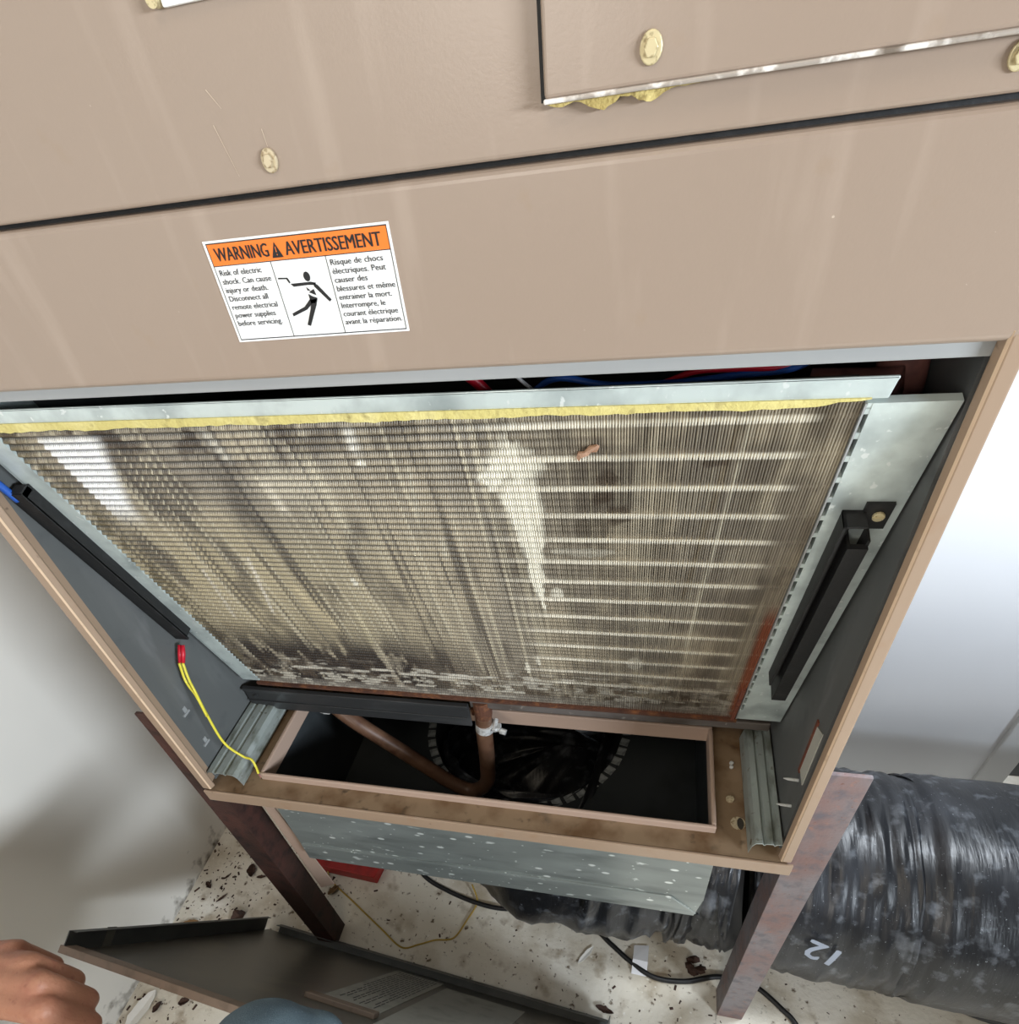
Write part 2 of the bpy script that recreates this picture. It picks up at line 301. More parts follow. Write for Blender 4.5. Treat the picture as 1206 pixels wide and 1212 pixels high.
def lettering(bm, s, x, z, size, width, y=-0.0008, bold=0):
    co, f = text_mesh(s, size)
    sx = width/max(1e-9, co[:,0].max())
    for dx in ((0, bold) if bold else (0,)):
        add_faces(bm, [(x+c[0]*sx+dx, y-dx*0.02, z+c[1]) for c in co], f)
lettering(bm, 'WARNING', 0.2412, 0.4472, 0.0068, 0.0252, bold=0.0003)
lettering(bm, 'AVERTISSEMENT', 0.2742, 0.4470, 0.0068, 0.0426, bold=0.0003)
obj('header_lettering', bm, 'ink', front)
bm = B(); rect(bm, 0.27005, 0.27035, 0.4484, 0.4503, -0.0009); rect(bm, 0.27005, 0.27035, 0.4473, 0.4478, -0.0009); obj('alert_mark', bm, 'orange', front)
bm = B()
for i, (s, wd) in enumerate((('Risk of electric', .0205), ('shock. Can cause', .0238), ('injury or death.', .0208), ('Disconnect all', .0195), ('remote electrical', .0228), ('power supplies', .0205), ('before servicing.', .0225))):
    lettering(bm, s, 0.2400, 0.4419-i*0.00328, 0.0031, wd, bold=0.0001)
obj('english_lettering', bm, 'inkgrey', front)
bm = B()
for i, (s, wd) in enumerate((('Risque de chocs', .0235), ('électriques. Peut', .0240), ('causer des', .0150), ('blessures et même', .0265), ('entrainer la mort.', .0242), ('Interrompre, le', .0205), ('courant électrique', .0254), ('avant la réparation.', .0266))):
    lettering(bm, s, 0.2926, 0.4420-i*0.00318, 0.0031, wd, bold=0.0001)
obj('french_lettering', bm, 'inkgrey', front)
# faint scratches on the upper panel
bm = B()
for (x0,z0,x1,z1,wd) in ((0.2615,0.4985,0.2655,0.4930,0.0004),(0.2600,0.4890,0.2640,0.4735,0.0003),(0.2790,0.4860,0.2795,0.4810,0.0003)):
    flat(bm, [(x0,z0),(x0+wd,z0),(x1+wd*0.4,z1),(x1,z1)], -0.0002)
obj('scratches', bm, 'scratch', upper)['kind'] = 'stuff'

# side panels, corner posts, liners, back, top
for s, x0, x1 in ((-1, 0.0, 0.003), (1, 0.557, 0.56)):
    bm = B(); box(bm, x0, x1, 0.012, 0.44, -0.004, TOPZ); obj('side_panel', bm, 'tan', cab)
    bm = B()
    lx = (0.003, 0.006) if s < 0 else (0.552, 0.5565)
    box(bm, lx[0], lx[1], 0.015, 0.43, 0.0, 0.9)
    obj('side_liner', bm, 'liner', cab, 'grey inner lining')
bm = B(); prism(bm, [(0.5596,0.0022),(0.5590,0.0002),(0.5528,0.0),(0.5512,0.0008),(0.5496,0.0052),(0.5503,0.0062),(0.5530,0.007),(0.5540,0.016),(0.5596,0.016)], 0.0035, 0.4025, lambda p, t: (p[0], p[1], t))
obj('corner_post', bm, 'tan_edge', cab, bevel=0.0008, seg=3)
bm = B(); prism(bm, [(0.0004,0.0022),(0.0010,0.0002),(0.0088,0.0),(0.0106,0.0008),(0.0124,0.0050),(0.0114,0.0062),(0.0070,0.007),(0.0060,0.016),(0.0004,0.016)], 0.0035, 0.398, lambda p, t: (p[0], p[1], t))
obj('corner_post', bm, 'tan_edge', cab, bevel=0.0008, seg=3)
posts = [o for o in cab.children if o.name.startswith('corner_post')]
bm = B(); prism(bm, [(0.5520,-0.0003),(0.5509,0.0006),(0.5514,0.0012),(0.5522,0.0006)], 0.004, 0.402, lambda p, t: (p[0], p[1], t)); obj('post_ridge', bm, 'post_ridge', posts[0], 'ridge with its highlight painted in pale tan')
bm = B(); prism(bm, [(0.0096,-0.0003),(0.0109,0.0006),(0.0102,0.0012),(0.0094,0.0006)], 0.004, 0.3975, lambda p, t: (p[0], p[1], t)); obj('post_ridge', bm, 'post_ridge', posts[1], 'ridge with its highlight painted in pale tan')
bm = B(); box(bm, 0.003, 0.557, 0.43, 0.44, 0.0, TOPZ); obj('back_panel', bm, 'liner', cab)
bm = B(); box(bm, 0.0, 0.56, 0.0, 0.44, TOPZ, TOPZ+0.006); obj('top_panel', bm, 'tan', cab)
bm = B(); box(bm, 0.012, 0.5515, 0.006, 0.008, 0.3912, 0.400); box(bm, 0.012, 0.5515, 0.008, 0.032, 0.3985, 0.4005)
obj('header_bar', bm, 'grey_metal', cab, bevel=0.0005)
# base pan: brown floor sheet with a rectangular opening, tan front lip, pink-tan flange round the opening
bm = B(); z0, z1 = -0.004, 0.0
for r in ((0.003,0.557,0.0015,0.0215),(0.003,0.0555,0.0215,0.137),(0.5015,0.557,0.0215,0.137),(0.003,0.557,0.137,0.17)): box(bm, r[0],r[1],r[2],r[3], z0,z1)
box(bm, 0.003, 0.05, 0.17, 0.43, z0, z1); box(bm, 0.508, 0.557, 0.17, 0.43, z0, z1)
pan = obj('base_pan', bm, 'brown', cab, 'brown stained base sheet')
bm = B(); box(bm, 0.0, 0.5615, -0.0012, 0.0012, -0.0158, 0.0005); obj('front_lip', bm, 'tan_edge', pan, bevel=0.0007)
def flange(bm, x0,x1,y0,y1,h=0.0085): box(bm, x0,x1,y0,y1,-0.012,h)
bm = B(); flange(bm, 0.0565,0.5015,0.0215,0.0250); flange(bm, 0.4975,0.5015,0.025,0.132); flange(bm, 0.0565,0.0605,0.025,0.132); flange(bm, 0.0565,0.5015,0.132,0.1355)
obj('opening_flange', bm, 'plastic_tan', pan, 'pinkish tan upstand round the opening', bevel=0.0012)
# galvanised rails on the pan
def rail(x0, x1, ya, yb, flip=False):
    prof = [(0,0.003),(0.06,0.014),(0.15,0.0185),(0.34,0.0195),(0.40,0.0172),(0.47,0.0196),(0.66,0.0200),(0.72,0.0178),(0.79,0.0202),(0.94,0.0205),(1.0,0.0165)]
    if flip: prof = [(1-a, b) for a, b in prof][::-1]
    pts = [(x0+(x1-x0)*a, b) for a, b in prof]; low = [(p[0], p[1]-0.0012) for p in pts]
    bm = B(); prism(bm, pts+low[::-1], ya, yb, lambda p, t: (p[0], t, p[1])); return bm
obj('side_rail', rail(0.5265, 0.5515, 0.0055, 0.128), 'galv_dull', pan, 'ribbed galvanised rail')
obj('side_rail', rail(0.0062, 0.0425, 0.010, 0.118, True), 'galv_dull', pan, 'ribbed galvanised rail')
def pan_screw(x, y, r, m):
    bm = B(); pts = [(x+r*math.cos(k*math.pi/8), y+r*math.sin(k*math.pi/8)) for k in range(16)]
    prism(bm, pts, 0.0, 0.0022, lambda p, t: (p[0], p[1], t)); box(bm, x-r*0.8, x+r*0.8, y-0.0004, y+0.0004, 0.002, 0.0027)
    return obj('pan_screw', bm, m, pan, bevel=0.0005)
pan_screw(0.5149, 0.0576, 0.0036, 'screw'); pan_screw(0.5181, 0.098, 0.0020, 'steel'); pan_screw(0.5178, 0.0935, 0.0018, 'steel')
bm = B(); prism(bm, [(0.5205+0.0062*math.cos(k*math.pi/12), 0.034+0.0062*math.sin(k*math.pi/12)) for k in range(24)], 0.0, 0.0008, lambda p, t: (p[0], p[1], t)); obj('knockout', bm, 'screw', pan, 'round pale knockout half open')
bm = B(); prism(bm, [(0.5224+0.0045*math.cos(k*math.pi/12)*0.62, 0.0335+0.0056*math.sin(k*math.pi/12)) for k in range(24)], 0.0, 0.0012, lambda p, t: (p[0], p[1], t)); obj('knockout_hole', bm, 'void', pan)
# caution label and screw tips on the right lining, clips on the left
bm = B(); pts = [(0.034,0.088),(0.019,0.086),(0.019,0.146),(0.034,0.138)]; prism(bm, pts, 0.5512, 0.552, lambda p, t: (t, p[0], p[1])); cl = obj('caution_label', bm, 'paper', cab, 'small red-edged paper label on the right lining')
bm = B(); box(bm, 0.5508, 0.5519, 0.0315, 0.035, 0.084, 0.143); obj('label_border', bm, 'rust_red', cl)
for y, z in ((0.029, 0.078), (0.024, 0.050)):
    bm = B(); sweep(bm, [(0.552, y, z), (0.5445, y, z+0.0005), (0.5410, y, z+0.001)], [0.0013, 0.0011, 0.0003], 8); obj('screw_tip', bm, 'steel', cab, 'pointed screw tip poking through the lining')
for y, z in ((0.0314, 0.0866), (0.0304, 0.0419)):
    bm = B(); box(bm, 0.006, 0.0075, y-0.0045, y+0.0045, z-0.0015, z+0.001); box(bm, 0.006, 0.0068, y-0.001, y+0.003, z+0.001, z+0.007); obj('wall_clip', bm, 'grey_metal', cab)

# ------------------------------------------------------------------ evaporator coil (slab leaning forward)
coil = thing('evaporator_coil', (0.285, 0.16, 0.02), 'dirty finned evaporator coil slab leaning inside the open cabinet', 'coil')
DV = np.array([0, -0.2815, 0.9595]); NV = np.array([0, -0.9595, -0.2815]); OV = np.array([0, 0.108, 0.053])
def cp(x, s, h=0.0):
    P = OV + DV*s + NV*h; return (x, P[1], P[2])
SL = 0.3325
def hbox(bm, x0, x1, s0, s1, h0, h1): hexa(bm, [cp(x0,s0,h0),cp(x1,s0,h0),cp(x1,s0,h1),cp(x0,s0,h1),cp(x0,s1,h0),cp(x1,s1,h0),cp(x1,s1,h1),cp(x0,s1,h1)])
def vnoise(X, S, fx, fs, seed):
    r = np.random.RandomState(seed).rand(256, 256); a = X*fx; b = S*fs
    i = np.floor(a).astype(int); j = np.floor(b).astype(int); u = a-i; v = b-j; u = u*u*(3-2*u); v = v*v*(3-2*v)
    g = lambda p, q: r[p % 256, q % 256]
    return (g(i,j)*(1-u)+g(i+1,j)*u)*(1-v)+(g(i,j+1)*(1-u)+g(i+1,j+1)*u)*v
def fbm(X, S, fx, fs, seed, o=4): return sum(vnoise(X, S, fx*2**k, fs*2**k, seed+k)*0.5**k for k in range(o))/(2-0.5**(o-1))
def smooth(a, b, x): t = np.clip((x-a)/(b-a), 0, 1); return t*t*(3-2*t)
def lin3(c): return np.array(lin(c)[:3])
def coil_colour(X, S):
    c = np.ones(X.shape+(3,))*lin3((146, 135, 116))
    def mix(colr, k): 
        nonlocal c
        k = np.clip(k, 0, 1)[..., None]; c = c*(1-k)+lin3(colr)*k
    mix((176, 162, 136), 0.8*smooth(0.42, 0.7, fbm(X, S, 30, 9, 1)))
    mix((186, 170, 130), 0.55*smooth(0.36, 0.12, X)*smooth(0.05, 0.12, S)*smooth(0.3, 0.2, S))
    mix((92, 82, 68), 0.8*smooth(0.5, 0.72, fbm(X, S, 46, 14, 11)))
    mix((104, 94, 82), 0.55*smooth(0.33, 0.42, X)*smooth(0.36, 0.6, fbm(X, S, 60, 40, 17)))
    LF = 0.3+0.7*smooth(0.40, 0.30, X); mix((196, 184, 156), 0.75*LF*smooth(0.60, 0.72, fbm(X, S, 420, 7, 21, 3)))
    mix((70, 60, 48), 0.7*LF*smooth(0.62, 0.74, fbm(X, S, 300, 5, 31, 3)))
    mix((70, 56, 42), 0.9*smooth(0.56, 0.66, fbm(X, S, 70, 60, 36))*smooth(0.27, 0.33, S)*smooth(0.33, 0.2, X))
    # scaly left edge
    mix((104, 92, 66), 0.9*smooth(0.060, 0.046, X)*smooth(0.4, 0.6, fbm(X, S, 160, 120, 41)))
    # dark grime low on the left and along the bottom
    g = smooth(0.135, 0.070, S+0.03*fbm(X, S, 24, 30, 51)-0.015)*smooth(0.34, 0.22, X)
    mix((46, 35, 26), 1.0*g*smooth(0.26, 0.46, fbm(X, S, 120, 34, 61)))
    mix((84, 70, 54), 0.8*smooth(0.085, 0.03, S)*smooth(0.42, 0.6, fbm(X, S, 200, 60, 71)))
    mix((190, 182, 164), 0.85*smooth(0.052, 0.03, S)*smooth(0.53, 0.62, fbm(X, S, 90, 240, 81)))
    mix((206, 198, 180), 0.85*smooth(0.55, 0.66, fbm(X, S, 60, 300, 86))*np.exp(-((S-0.048)/0.011)**2)*smooth(0.07, 0.1, X))
    mix((150, 142, 128), 0.6*smooth(0.022, 0.012, S))
    # bent fin lines: thin darker seams and pale scratches running down
    for x0, x1, s0, s1, wd, colr, k in ((0.181,0.174,0.328,0.15,0.0012,(66,56,46),.8),(0.262,0.256,0.328,0.07,0.0010,(70,60,48),.7),(0.118,0.110,0.326,0.12,0.001,(80,70,56),.6),(0.465,0.452,0.325,0.18,0.0016,(120,106,84),.8),(0.470,0.460,0.325,0.12,0.0010,(206,196,170),.6),(0.144,0.125,0.215,0.14,0.0012,(225,215,196),.8),(0.199,0.200,0.291,0.262,0.0030,(222,210,186),.9),(0.182,0.185,0.328,0.305,0.0030,(216,208,188),.7),(0.270,0.268,0.327,0.310,0.0030,(226,220,204),.8),(0.165,0.175,0.18,0.12,0.0035,(205,188,150),.7),(0.205,0.200,0.15,0.10,0.0030,(200,186,150),.6),(0.095,0.082,0.20,0.13,0.0014,(214,204,184),.7),(0.300,0.298,0.24,0.22,0.002,(215,205,180),.6),(0.295,0.29,0.30,0.26,0.0014,(205,196,170),.5)):
        tt = np.clip((s0-S)/(s0-s1), 0, 1); xc = x0+(x1-x0)*tt
        mix(colr, k*np.exp(-((X-xc)/wd)**2)*smooth(s1-0.004, s1+0.004, S)*smooth(s0+0.003, s0-0.003, S))
    # glare painted into the fin colour at the upper left
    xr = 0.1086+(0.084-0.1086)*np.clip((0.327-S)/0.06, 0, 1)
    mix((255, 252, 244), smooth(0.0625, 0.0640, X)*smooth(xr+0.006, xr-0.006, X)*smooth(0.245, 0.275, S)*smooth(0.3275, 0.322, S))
    mix((206, 194, 168), 0.7*np.exp(-((X-0.215)/0.022)**2-((S-0.287)/0.014)**2))
    # pale mineral splash with its run
    W = 0.004*(fbm(X, S, 150, 110, 91)-0.5)*4
    d1 = np.abs(X-0.355+W)/np.where(X < 0.355, 0.020, 0.0165)+np.abs(S-0.297+W)/0.0255
    k = smooth(1.25, 0.5, d1)
    tail = np.clip((0.29-S)/0.127, 0, 1); hw = 0.0118*(1-tail)**0.9+0.0006
    k = np.maximum(k, smooth(1.25, 0.7, np.abs(X-0.3555-0.003*tail+W*0.5)/hw)*smooth(0.158, 0.166, S)*smooth(0.30, 0.28, S))
    k = np.maximum(k, 0.95*smooth(1.1, 0.6, np.abs(X-0.342+W)/0.009+np.abs(S-0.291+W)/0.012))
    mix((240, 233, 210), 0.95*k); SPL = np.clip(k, 0, 1)
    for xx, ss, rx, rs in ((0.2189,0.1888,.0028,.004),(0.369,0.183,.0045,.008),(0.3345,0.0712,.0022,.010),(0.268,0.302,.003,.003),(0.345,0.085,.0016,.008),(0.424,0.09,.006,.010),(0.39,0.228,.022,.004)):
        mix((226, 218, 196), (0.9 if xx < .38 else .4)*smooth(1.2, 0.6, ((X-xx)/rx)**2+((S-ss)/rs)**2+fbm(X, S, 300, 300, 95)-0.5))
    for xx, ss, rx, rs in ((0.405,0.286,.006,.012),(0.41,0.262,.008,.010),(0.40,0.275,.005,.006),(0.46,0.30,.01,.004)):
        mix((78, 64, 50), 0.75*smooth(1.1, 0.4, ((X-xx)/rx)**2+((S-ss)/rs)**2+2*(fbm(X, S, 200, 200, 97)-0.5)))
    # rust at lower right edge and along the foot
    mix((150, 78, 46), 0.9*smooth(0.5045, 0.509, X)*smooth(0.185, 0.15, S)*smooth(0.35, 0.5, fbm(X, S, 100, 60, 99)))
    mix((112, 62, 36), 0.9*smooth(0.0065, 0.003, S))
    return c, SPL
FX0, FX1, PITCH = 0.0362, 0.5140, 0.0014
nf = int((FX1-FX0)/PITCH); ns = 380
sv = np.linspace(0, SL, ns); xf = FX0+PITCH*(np.arange(nf)+0.5)
jit = (rng.rand(nf)-0.5)*0.00018
XX, SS = np.meshgrid(xf+jit, sv, indexing='ij')
LW = smooth(0.44, 0.30, XX)
PH_ = 2*math.pi*SS/0.0053
wav = 0.00016*np.sin(PH_)*LW+0.00028*(vnoise(XX, SS, 400, 60, 5)-0.5)*(0.3+0.7*LW)
XX = XX+wav
offs = ((-0.8, -0.0090), (-1.0, 0.0), (1.0, 0.0), (0.8, -0.0090)); HWF = 0.00050+0.00014*LW
V = np.zeros((nf, ns, 4, 3)); hz = 0.0003*(vnoise(XX, SS, 90, 40, 8)-0.5)+0.0010*np.cos(PH_)*LW
for q, (dx, h) in enumerate(offs):
    hh = h+hz
    V[:,:,q,0] = XX+dx*HWF+(wav*-0.6 if h < 0 else 0); V[:,:,q,1] = OV[1]+DV[1]*SS+NV[1]*hh; V[:,:,q,2] = OV[2]+DV[2]*SS+NV[2]*hh
idx = np.arange(nf*ns*4).reshape(nf, ns, 4)
qs = [np.stack([idx[:,:-1,a], idx[:,:-1,a+1], idx[:,1:,a+1], idx[:,1:,a]], -1).reshape(-1, 4) for a in range(3)]
Q = np.concatenate(qs)
me = bpy.data.meshes.new('fins'); me.vertices.add(nf*ns*4); me.vertices.foreach_set('co', V.ravel())
me.loops.add(len(Q)*4); me.loops.foreach_set('vertex_index', Q.ravel()); me.polygons.add(len(Q)); me.polygons.foreach_set('loop_start', np.arange(len(Q))*4); me.polygons.foreach_set('loop_total', np.full(len(Q), 4)); me.update(calc_edges=True); me.validate()
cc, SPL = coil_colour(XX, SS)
rowd = np.abs(((SS-0.3245+0.0106) % 0.0212)-0.0106)
kk = np.clip(smooth(0.0025, 0.0014, rowd)*smooth(0.32, 0.37, XX)*smooth(0.502, 0.490, XX)*smooth(0.02,0.06,SS)*(0.6+0.6*vnoise(XX, SS, 60, 30, 77)), 0, 1)[..., None]
cc = cc*(1-kk*0.85)+lin3((250, 240, 216))*kk*0.85
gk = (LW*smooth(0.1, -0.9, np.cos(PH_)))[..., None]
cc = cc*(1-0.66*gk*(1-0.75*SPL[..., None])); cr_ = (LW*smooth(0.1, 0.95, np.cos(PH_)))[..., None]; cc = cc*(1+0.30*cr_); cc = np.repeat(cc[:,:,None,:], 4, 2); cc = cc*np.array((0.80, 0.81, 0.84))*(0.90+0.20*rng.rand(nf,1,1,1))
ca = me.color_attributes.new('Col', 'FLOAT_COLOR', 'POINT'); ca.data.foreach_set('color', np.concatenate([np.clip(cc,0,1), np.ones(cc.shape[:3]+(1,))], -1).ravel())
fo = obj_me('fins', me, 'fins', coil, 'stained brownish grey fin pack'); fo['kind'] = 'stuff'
# tubes (one each) and the dark core behind
for k in range(15):
    s = 0.3245-0.0212*k
    bm = B(); sweep(bm, [cp(FX0, s, -0.0040), cp(FX1+0.001, s, -0.0032)], 0.0026, 8); obj('tube', bm, 'tube', coil, smooth=True)
bm = B(); hbox(bm, FX0, FX1, 0.0, 0.288, -0.042, -0.018); hbox(bm, FX0, FX1, 0.288, SL-0.002, -0.020, -0.018); obj('coil_core', bm, 'void', coil)
# end plates: the right one carries a row of real slots
SLOT0, SLOT1 = 0.5150, 0.5168
bm = B(); hbox(bm, SLOT1, 0.5505, 0.004, SL, -0.0035, 0.0012)
hbox(bm, SLOT0-0.0004, SLOT1+0.001, SL-0.003, SL, -0.0035, 0.0010); hbox(bm, SLOT0-0.0004, SLOT1+0.001, 0.004, 0.022, -0.0035, 0.0010)
s = 0.022
while s < SL-0.012:
    hbox(bm, SLOT0-0.0004, SLOT1+0.001, s+0.0100, s+0.0134, -0.0035, 0.0010); s += 0.0134
rp_ = obj('end_plate', bm, 'galv', coil, 'bright galvanised end plate with a row of slots')
bm = B(); hbox(bm, SLOT0-0.0012, SLOT0-0.0003, 0.004, SL, -0.006, 0.0016); obj('slot_rim', bm, 'grey_metal', rp_)
bm = B(); hbox(bm, 0.0170, 0.0362, 0.006, SL-0.002, -0.0035, 0.0012); hbox(bm, 0.0160, 0.0180, 0.006, SL-0.002, -0.05, 0.0012)
obj('end_plate', bm, 'galv', coil, 'narrow galvanised left end plate')
# top channel and yellow insulation between it and the fins
bm = B(); y0 = 0.0115
hexa(bm, [(0.010,y0,0.3766),(0.5215,y0,0.3743),(0.5215,y0+0.0016,0.3743),(0.010,y0+0.0016,0.3766),(0.010,y0,0.3850),(0.5235,y0,0.3833),(0.5235,y0+0.0016,0.3833),(0.010,y0+0.0016,0.3850)])
hexa(bm, [(0.010,y0,0.3838),(0.5235,y0,0.3821),(0.5235,0.026,0.3701),(0.010,0.026,0.3718),(0.010,y0,0.3850),(0.5235,y0,0.3833),(0.5235,0.026,0.3713),(0.010,0.026,0.3730)])
obj('top_channel', bm, 'galv', coil, 'pale galvanised channel along the top edge', bevel=0.0005)
bm = B(); n = 120; topv = []; botv = []
for i in range(n+1):
    x = 0.012+(0.515-0.012)*i/n; e = 0.0014*math.sin(i*0.45)*rng.rand()+0.0007*rng.randn()*0.5
    taper = 1-max(0, (x-0.49)/0.025)
    topv.append((x, 0.3772-0.0022*i/n)); botv.append((x, 0.3722-0.0006*i/n+e*0.5+0.0030*(1-taper)))
prism(bm, topv+botv[::-1], 0.0105, 0.024, lambda p, t: (p[0], t, p[1]))
obj('insulation_strip', bm, 'yellow_wool', coil, 'yellow fibreglass strip along the top')
# black plastic channel guides on both end plates
bm = B()
hbox(bm, 0.5235, 0.5250, 0.092, 0.268, 0.0012, 0.0125); hbox(bm, 0.5250, 0.5300, 0.092, 0.268, 0.0012, 0.0035)
hbox(bm, 0.5295, 0.5310, 0.070, 0.252, 0.0012, 0.0135); hbox(bm, 0.5310, 0.5395, 0.070, 0.252, 0.0100, 0.0135)
hbox(bm, 0.5380, 0.5395, 0.070, 0.256, 0.0012, 0.0115); hbox(bm, 0.5235, 0.5345, 0.2665, 0.2680, 0.0012, 0.0125); hbox(bm, 0.5330, 0.5460, 0.2560, 0.2740, 0.0012, 0.0030)
g = obj('channel_guide', bm, 'black_foam', coil, 'black plastic channel screwed to the right end plate')
bm = B(); c = cp(0.5402, 0.2665, 0.003); pr = []
prism(bm, [(0.5405+0.0030*math.cos(k*math.pi/6), 0.2660+0.0030*math.sin(k*math.pi/6)) for k in range(12)], 0.003, 0.0048, lambda p, t: cp(p[0], p[1], t)); hbox(bm, 0.5382, 0.5428, 0.2655, 0.2665, 0.0046, 0.0054)
obj('guide_screw', bm, 'brass', g, bevel=0.0004)
bm = B()
hbox(bm, 0.0085, 0.0215, 0.105, 0.290, 0.0095, 0.0115); hbox(bm, 0.0200, 0.0215, 0.108, 0.290, 0.0012, 0.0105); hbox(bm, 0.0080, 0.0095, 0.105, 0.283, 0.0012, 0.0115); hbox(bm, 0.0035, 0.0082, 0.110, 0.276, 0.0012, 0.0035); hbox(bm, 0.0120, 0.0215, 0.286, 0.291, 0.0030, 0.0105)
obj('channel_guide', bm, 'black_foam', coil, 'black plastic channel on the left end')
# drain pan front, rusty foot, pan rail
bm = B(); box(bm, 0.010, 0.265, 0.104, 0.107, 0.014, 0.044); box(bm, 0.010, 0.265, 0.1015, 0.107, 0.0425, 0.0465); box(bm, 0.010, 0.262, 0.1025, 0.1045, 0.0255, 0.0275)
dp = obj('drain_pan', bm, 'black_pan', coil, 'black drain pan edge at the lower left', bevel=0.0006)
bm = B(); disc(bm, (0.022, 0.034), 0.0026, 0.1025, 0.104); obj('pan_rivet', bm, 'black_pan', dp)
bm = B(); box(bm, 0.265, 0.545, 0.110, 0.122, 0.037, 0.047); obj('pan_rail', bm, 'rail_dark', coil, 'grey metal rail under the right of the coil', bevel=0.001)
bm = B(); hbox(bm, 0.030, 0.5150, -0.0025, 0.0018, -0.020, 0.0024); obj('rusty_foot', bm, 'rust', coil, 'rust along the lower edge')
bm = B(); hbox(bm, 0.5098, 0.5128, 0.0, 0.060, -0.004, 0.0022); obj('rusty_corner', bm, 'rust_red', coil, 'red rust up the lower right edge')
# header pipes behind the top right corner
bm = B(); sweep(bm, catmull([(0.545,0.075,0.20),(0.543,0.068,0.33),(0.538,0.062,0.375),(0.53,0.07,0.43)], 6), 0.011, 14); obj('header_pipe', bm, 'copper', coil, 'dark copper header pipe', smooth=True)
bm = B(); sweep(bm, catmull([(0.500,0.060,0.362),(0.526,0.052,0.364),(0.536,0.047,0.366)], 5), 0.0075, 14); obj('header_stub', bm, 'copper', coil, smooth=True)

# flake stuck to the fins
bm = B(); pts = [(0.3895,0.3055),(0.3905,0.3085),(0.3935,0.3092),(0.3960,0.3118),(0.4000,0.3136),(0.4012,0.3122),(0.4000,0.3098),(0.3970,0.3088),(0.3955,0.3066),(0.3920,0.3060),(0.3905,0.3030)]
prism(bm, pts, 0.0006, 0.0020, lambda p, t: cp(p[0], p[1], t+0.0006*math.sin(p[0]*900)))
tag(obj('rust_flake', bm, 'leaf_pink'), 'pinkish brown flake stuck on the coil fins right of the pale splash', 'flake')

# ------------------------------------------------------------------ drain hose with clamp
hose = thing('drain_hose', (0.25, 0.11, -0.145), 'brown drain hose with a steel clamp looping down into the opening', 'hose')
bm = B(); sweep(bm, catmull([(0.2755,0.1150,0.022),(0.2725,0.1150,-0.010),(0.2690,0.1150,-0.060),(0.262,0.116,-0.105),(0.240,0.118,-0.128),(0.215,0.119,-0.116),(0.19,0.120,-0.092),(0.15,0.121,-0.052),(0.118,0.123,-0.022),(0.090,0.130,0.0)], 8), 0.0088, 14); obj('hose', bm, 'hose', hose, smooth=True)
bm = B(); sweep(bm, [(0.2752,0.1150,0.0085),(0.2740,0.1150,-0.002)], 0.0100, 18); cb = obj('clamp', bm, 'steel', hose, 'bright steel hose clamp', smooth=False)
bm = B(); box(bm, 0.284, 0.292, 0.110, 0.117, 0.001, 0.007); sweep(bm, [(0.286,0.108,0.004),(0.286,0.121,0.008)], 0.0026, 10); sweep(bm, [(0.292,0.111,0.002),(0.298,0.110,0.001)], 0.0032, 8); obj('clamp_screw', bm, 'steel', cb)
bm = B(); sweep(bm, [(0.276,0.1155,0.044),(0.2757,0.115,0.024),(0.2755,0.115,0.016)], [0.0095, 0.0095, 0.008], 16); box(bm, 0.264, 0.2665, 0.112, 0.119, 0.022, 0.031); obj('drain_spout', bm, 'rust', hose, 'rusty spout', smooth=False)
bm = B(); sweep(bm, [(0.0935,0.1275,-0.003),(0.088,0.130,0.003)], 0.0100, 16); box(bm, 0.084, 0.092, 0.117, 0.123, -0.004, 0.004); sweep(bm, [(0.082,0.118,0.0),(0.094,0.118,0.001)], 0.0025, 8); obj('clamp', bm, 'steel', hose, 'second clamp at the far end')

# ------------------------------------------------------------------ supply plenum under the cabinet
ple = thing('supply_plenum', (0.28, 0.22, -0.165), 'spattered galvanised duct box hanging under the cabinet', 'duct box')
PX0, PX1, PY0, PY1, PZ = 0.053, 0.5065, 0.0200, 0.425, -0.163
bm = B(); box(bm, PX0, PX1, PY0, PY0+0.0014, PZ+0.034, -0.0045); hexa(bm, [(PX0,PY0-0.0012,PZ),(PX1-0.006,PY0-0.0012,PZ),(PX1-0.006,PY0+0.0014,PZ),(PX0,PY0+0.0014,PZ),(PX0,PY0,PZ+0.0342),(PX1-0.0005,PY0,PZ+0.0342),(PX1-0.0005,PY0+0.0014,PZ+0.0342),(PX0,PY0+0.0014,PZ+0.0342)])
obj('front_sheet', bm, 'galv_spot', ple, 'galvanised front flecked with white spatter')
bm = B(); hexa(bm, [(PX0+0.002,PY0-0.0022,PZ+0.0325),(0.475,PY0-0.0022,PZ+0.0345),(0.475,PY0,PZ+0.0345),(PX0+0.002,PY0,PZ+0.0325),(PX0+0.002,PY0-0.0012,PZ+0.0352),(0.475,PY0-0.0012,PZ+0.0368),(0.475,PY0,PZ+0.0368),(PX0+0.002,PY0,PZ+0.0352)])
hexa(bm, [(0.475,PY0-0.0022,PZ+0.0345),(0.502,PY0-0.0022,PZ+0.006),(0.502,PY0,PZ+0.006),(0.475,PY0,PZ+0.0345),(0.475,PY0-0.0012,PZ+0.0368),(0.502,PY0-0.0012,PZ+0.0078),(0.502,PY0,PZ+0.0078),(0.475,PY0,PZ+0.0368)])
obj('drive_cleat', bm, 'galv_spot', ple, 'folded seam along the front')
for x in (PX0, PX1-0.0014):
    bm = B(); box(bm, x, x+0.0014, PY0+0.0014, PY1, PZ, -0.0045); obj('side_sheet', bm, 'galv_shaded', ple)
bm = B(); box(bm, PX0, PX1, PY1, PY1+0.0014, PZ, -0.0045); obj('back_sheet', bm, 'galv_shaded', ple)
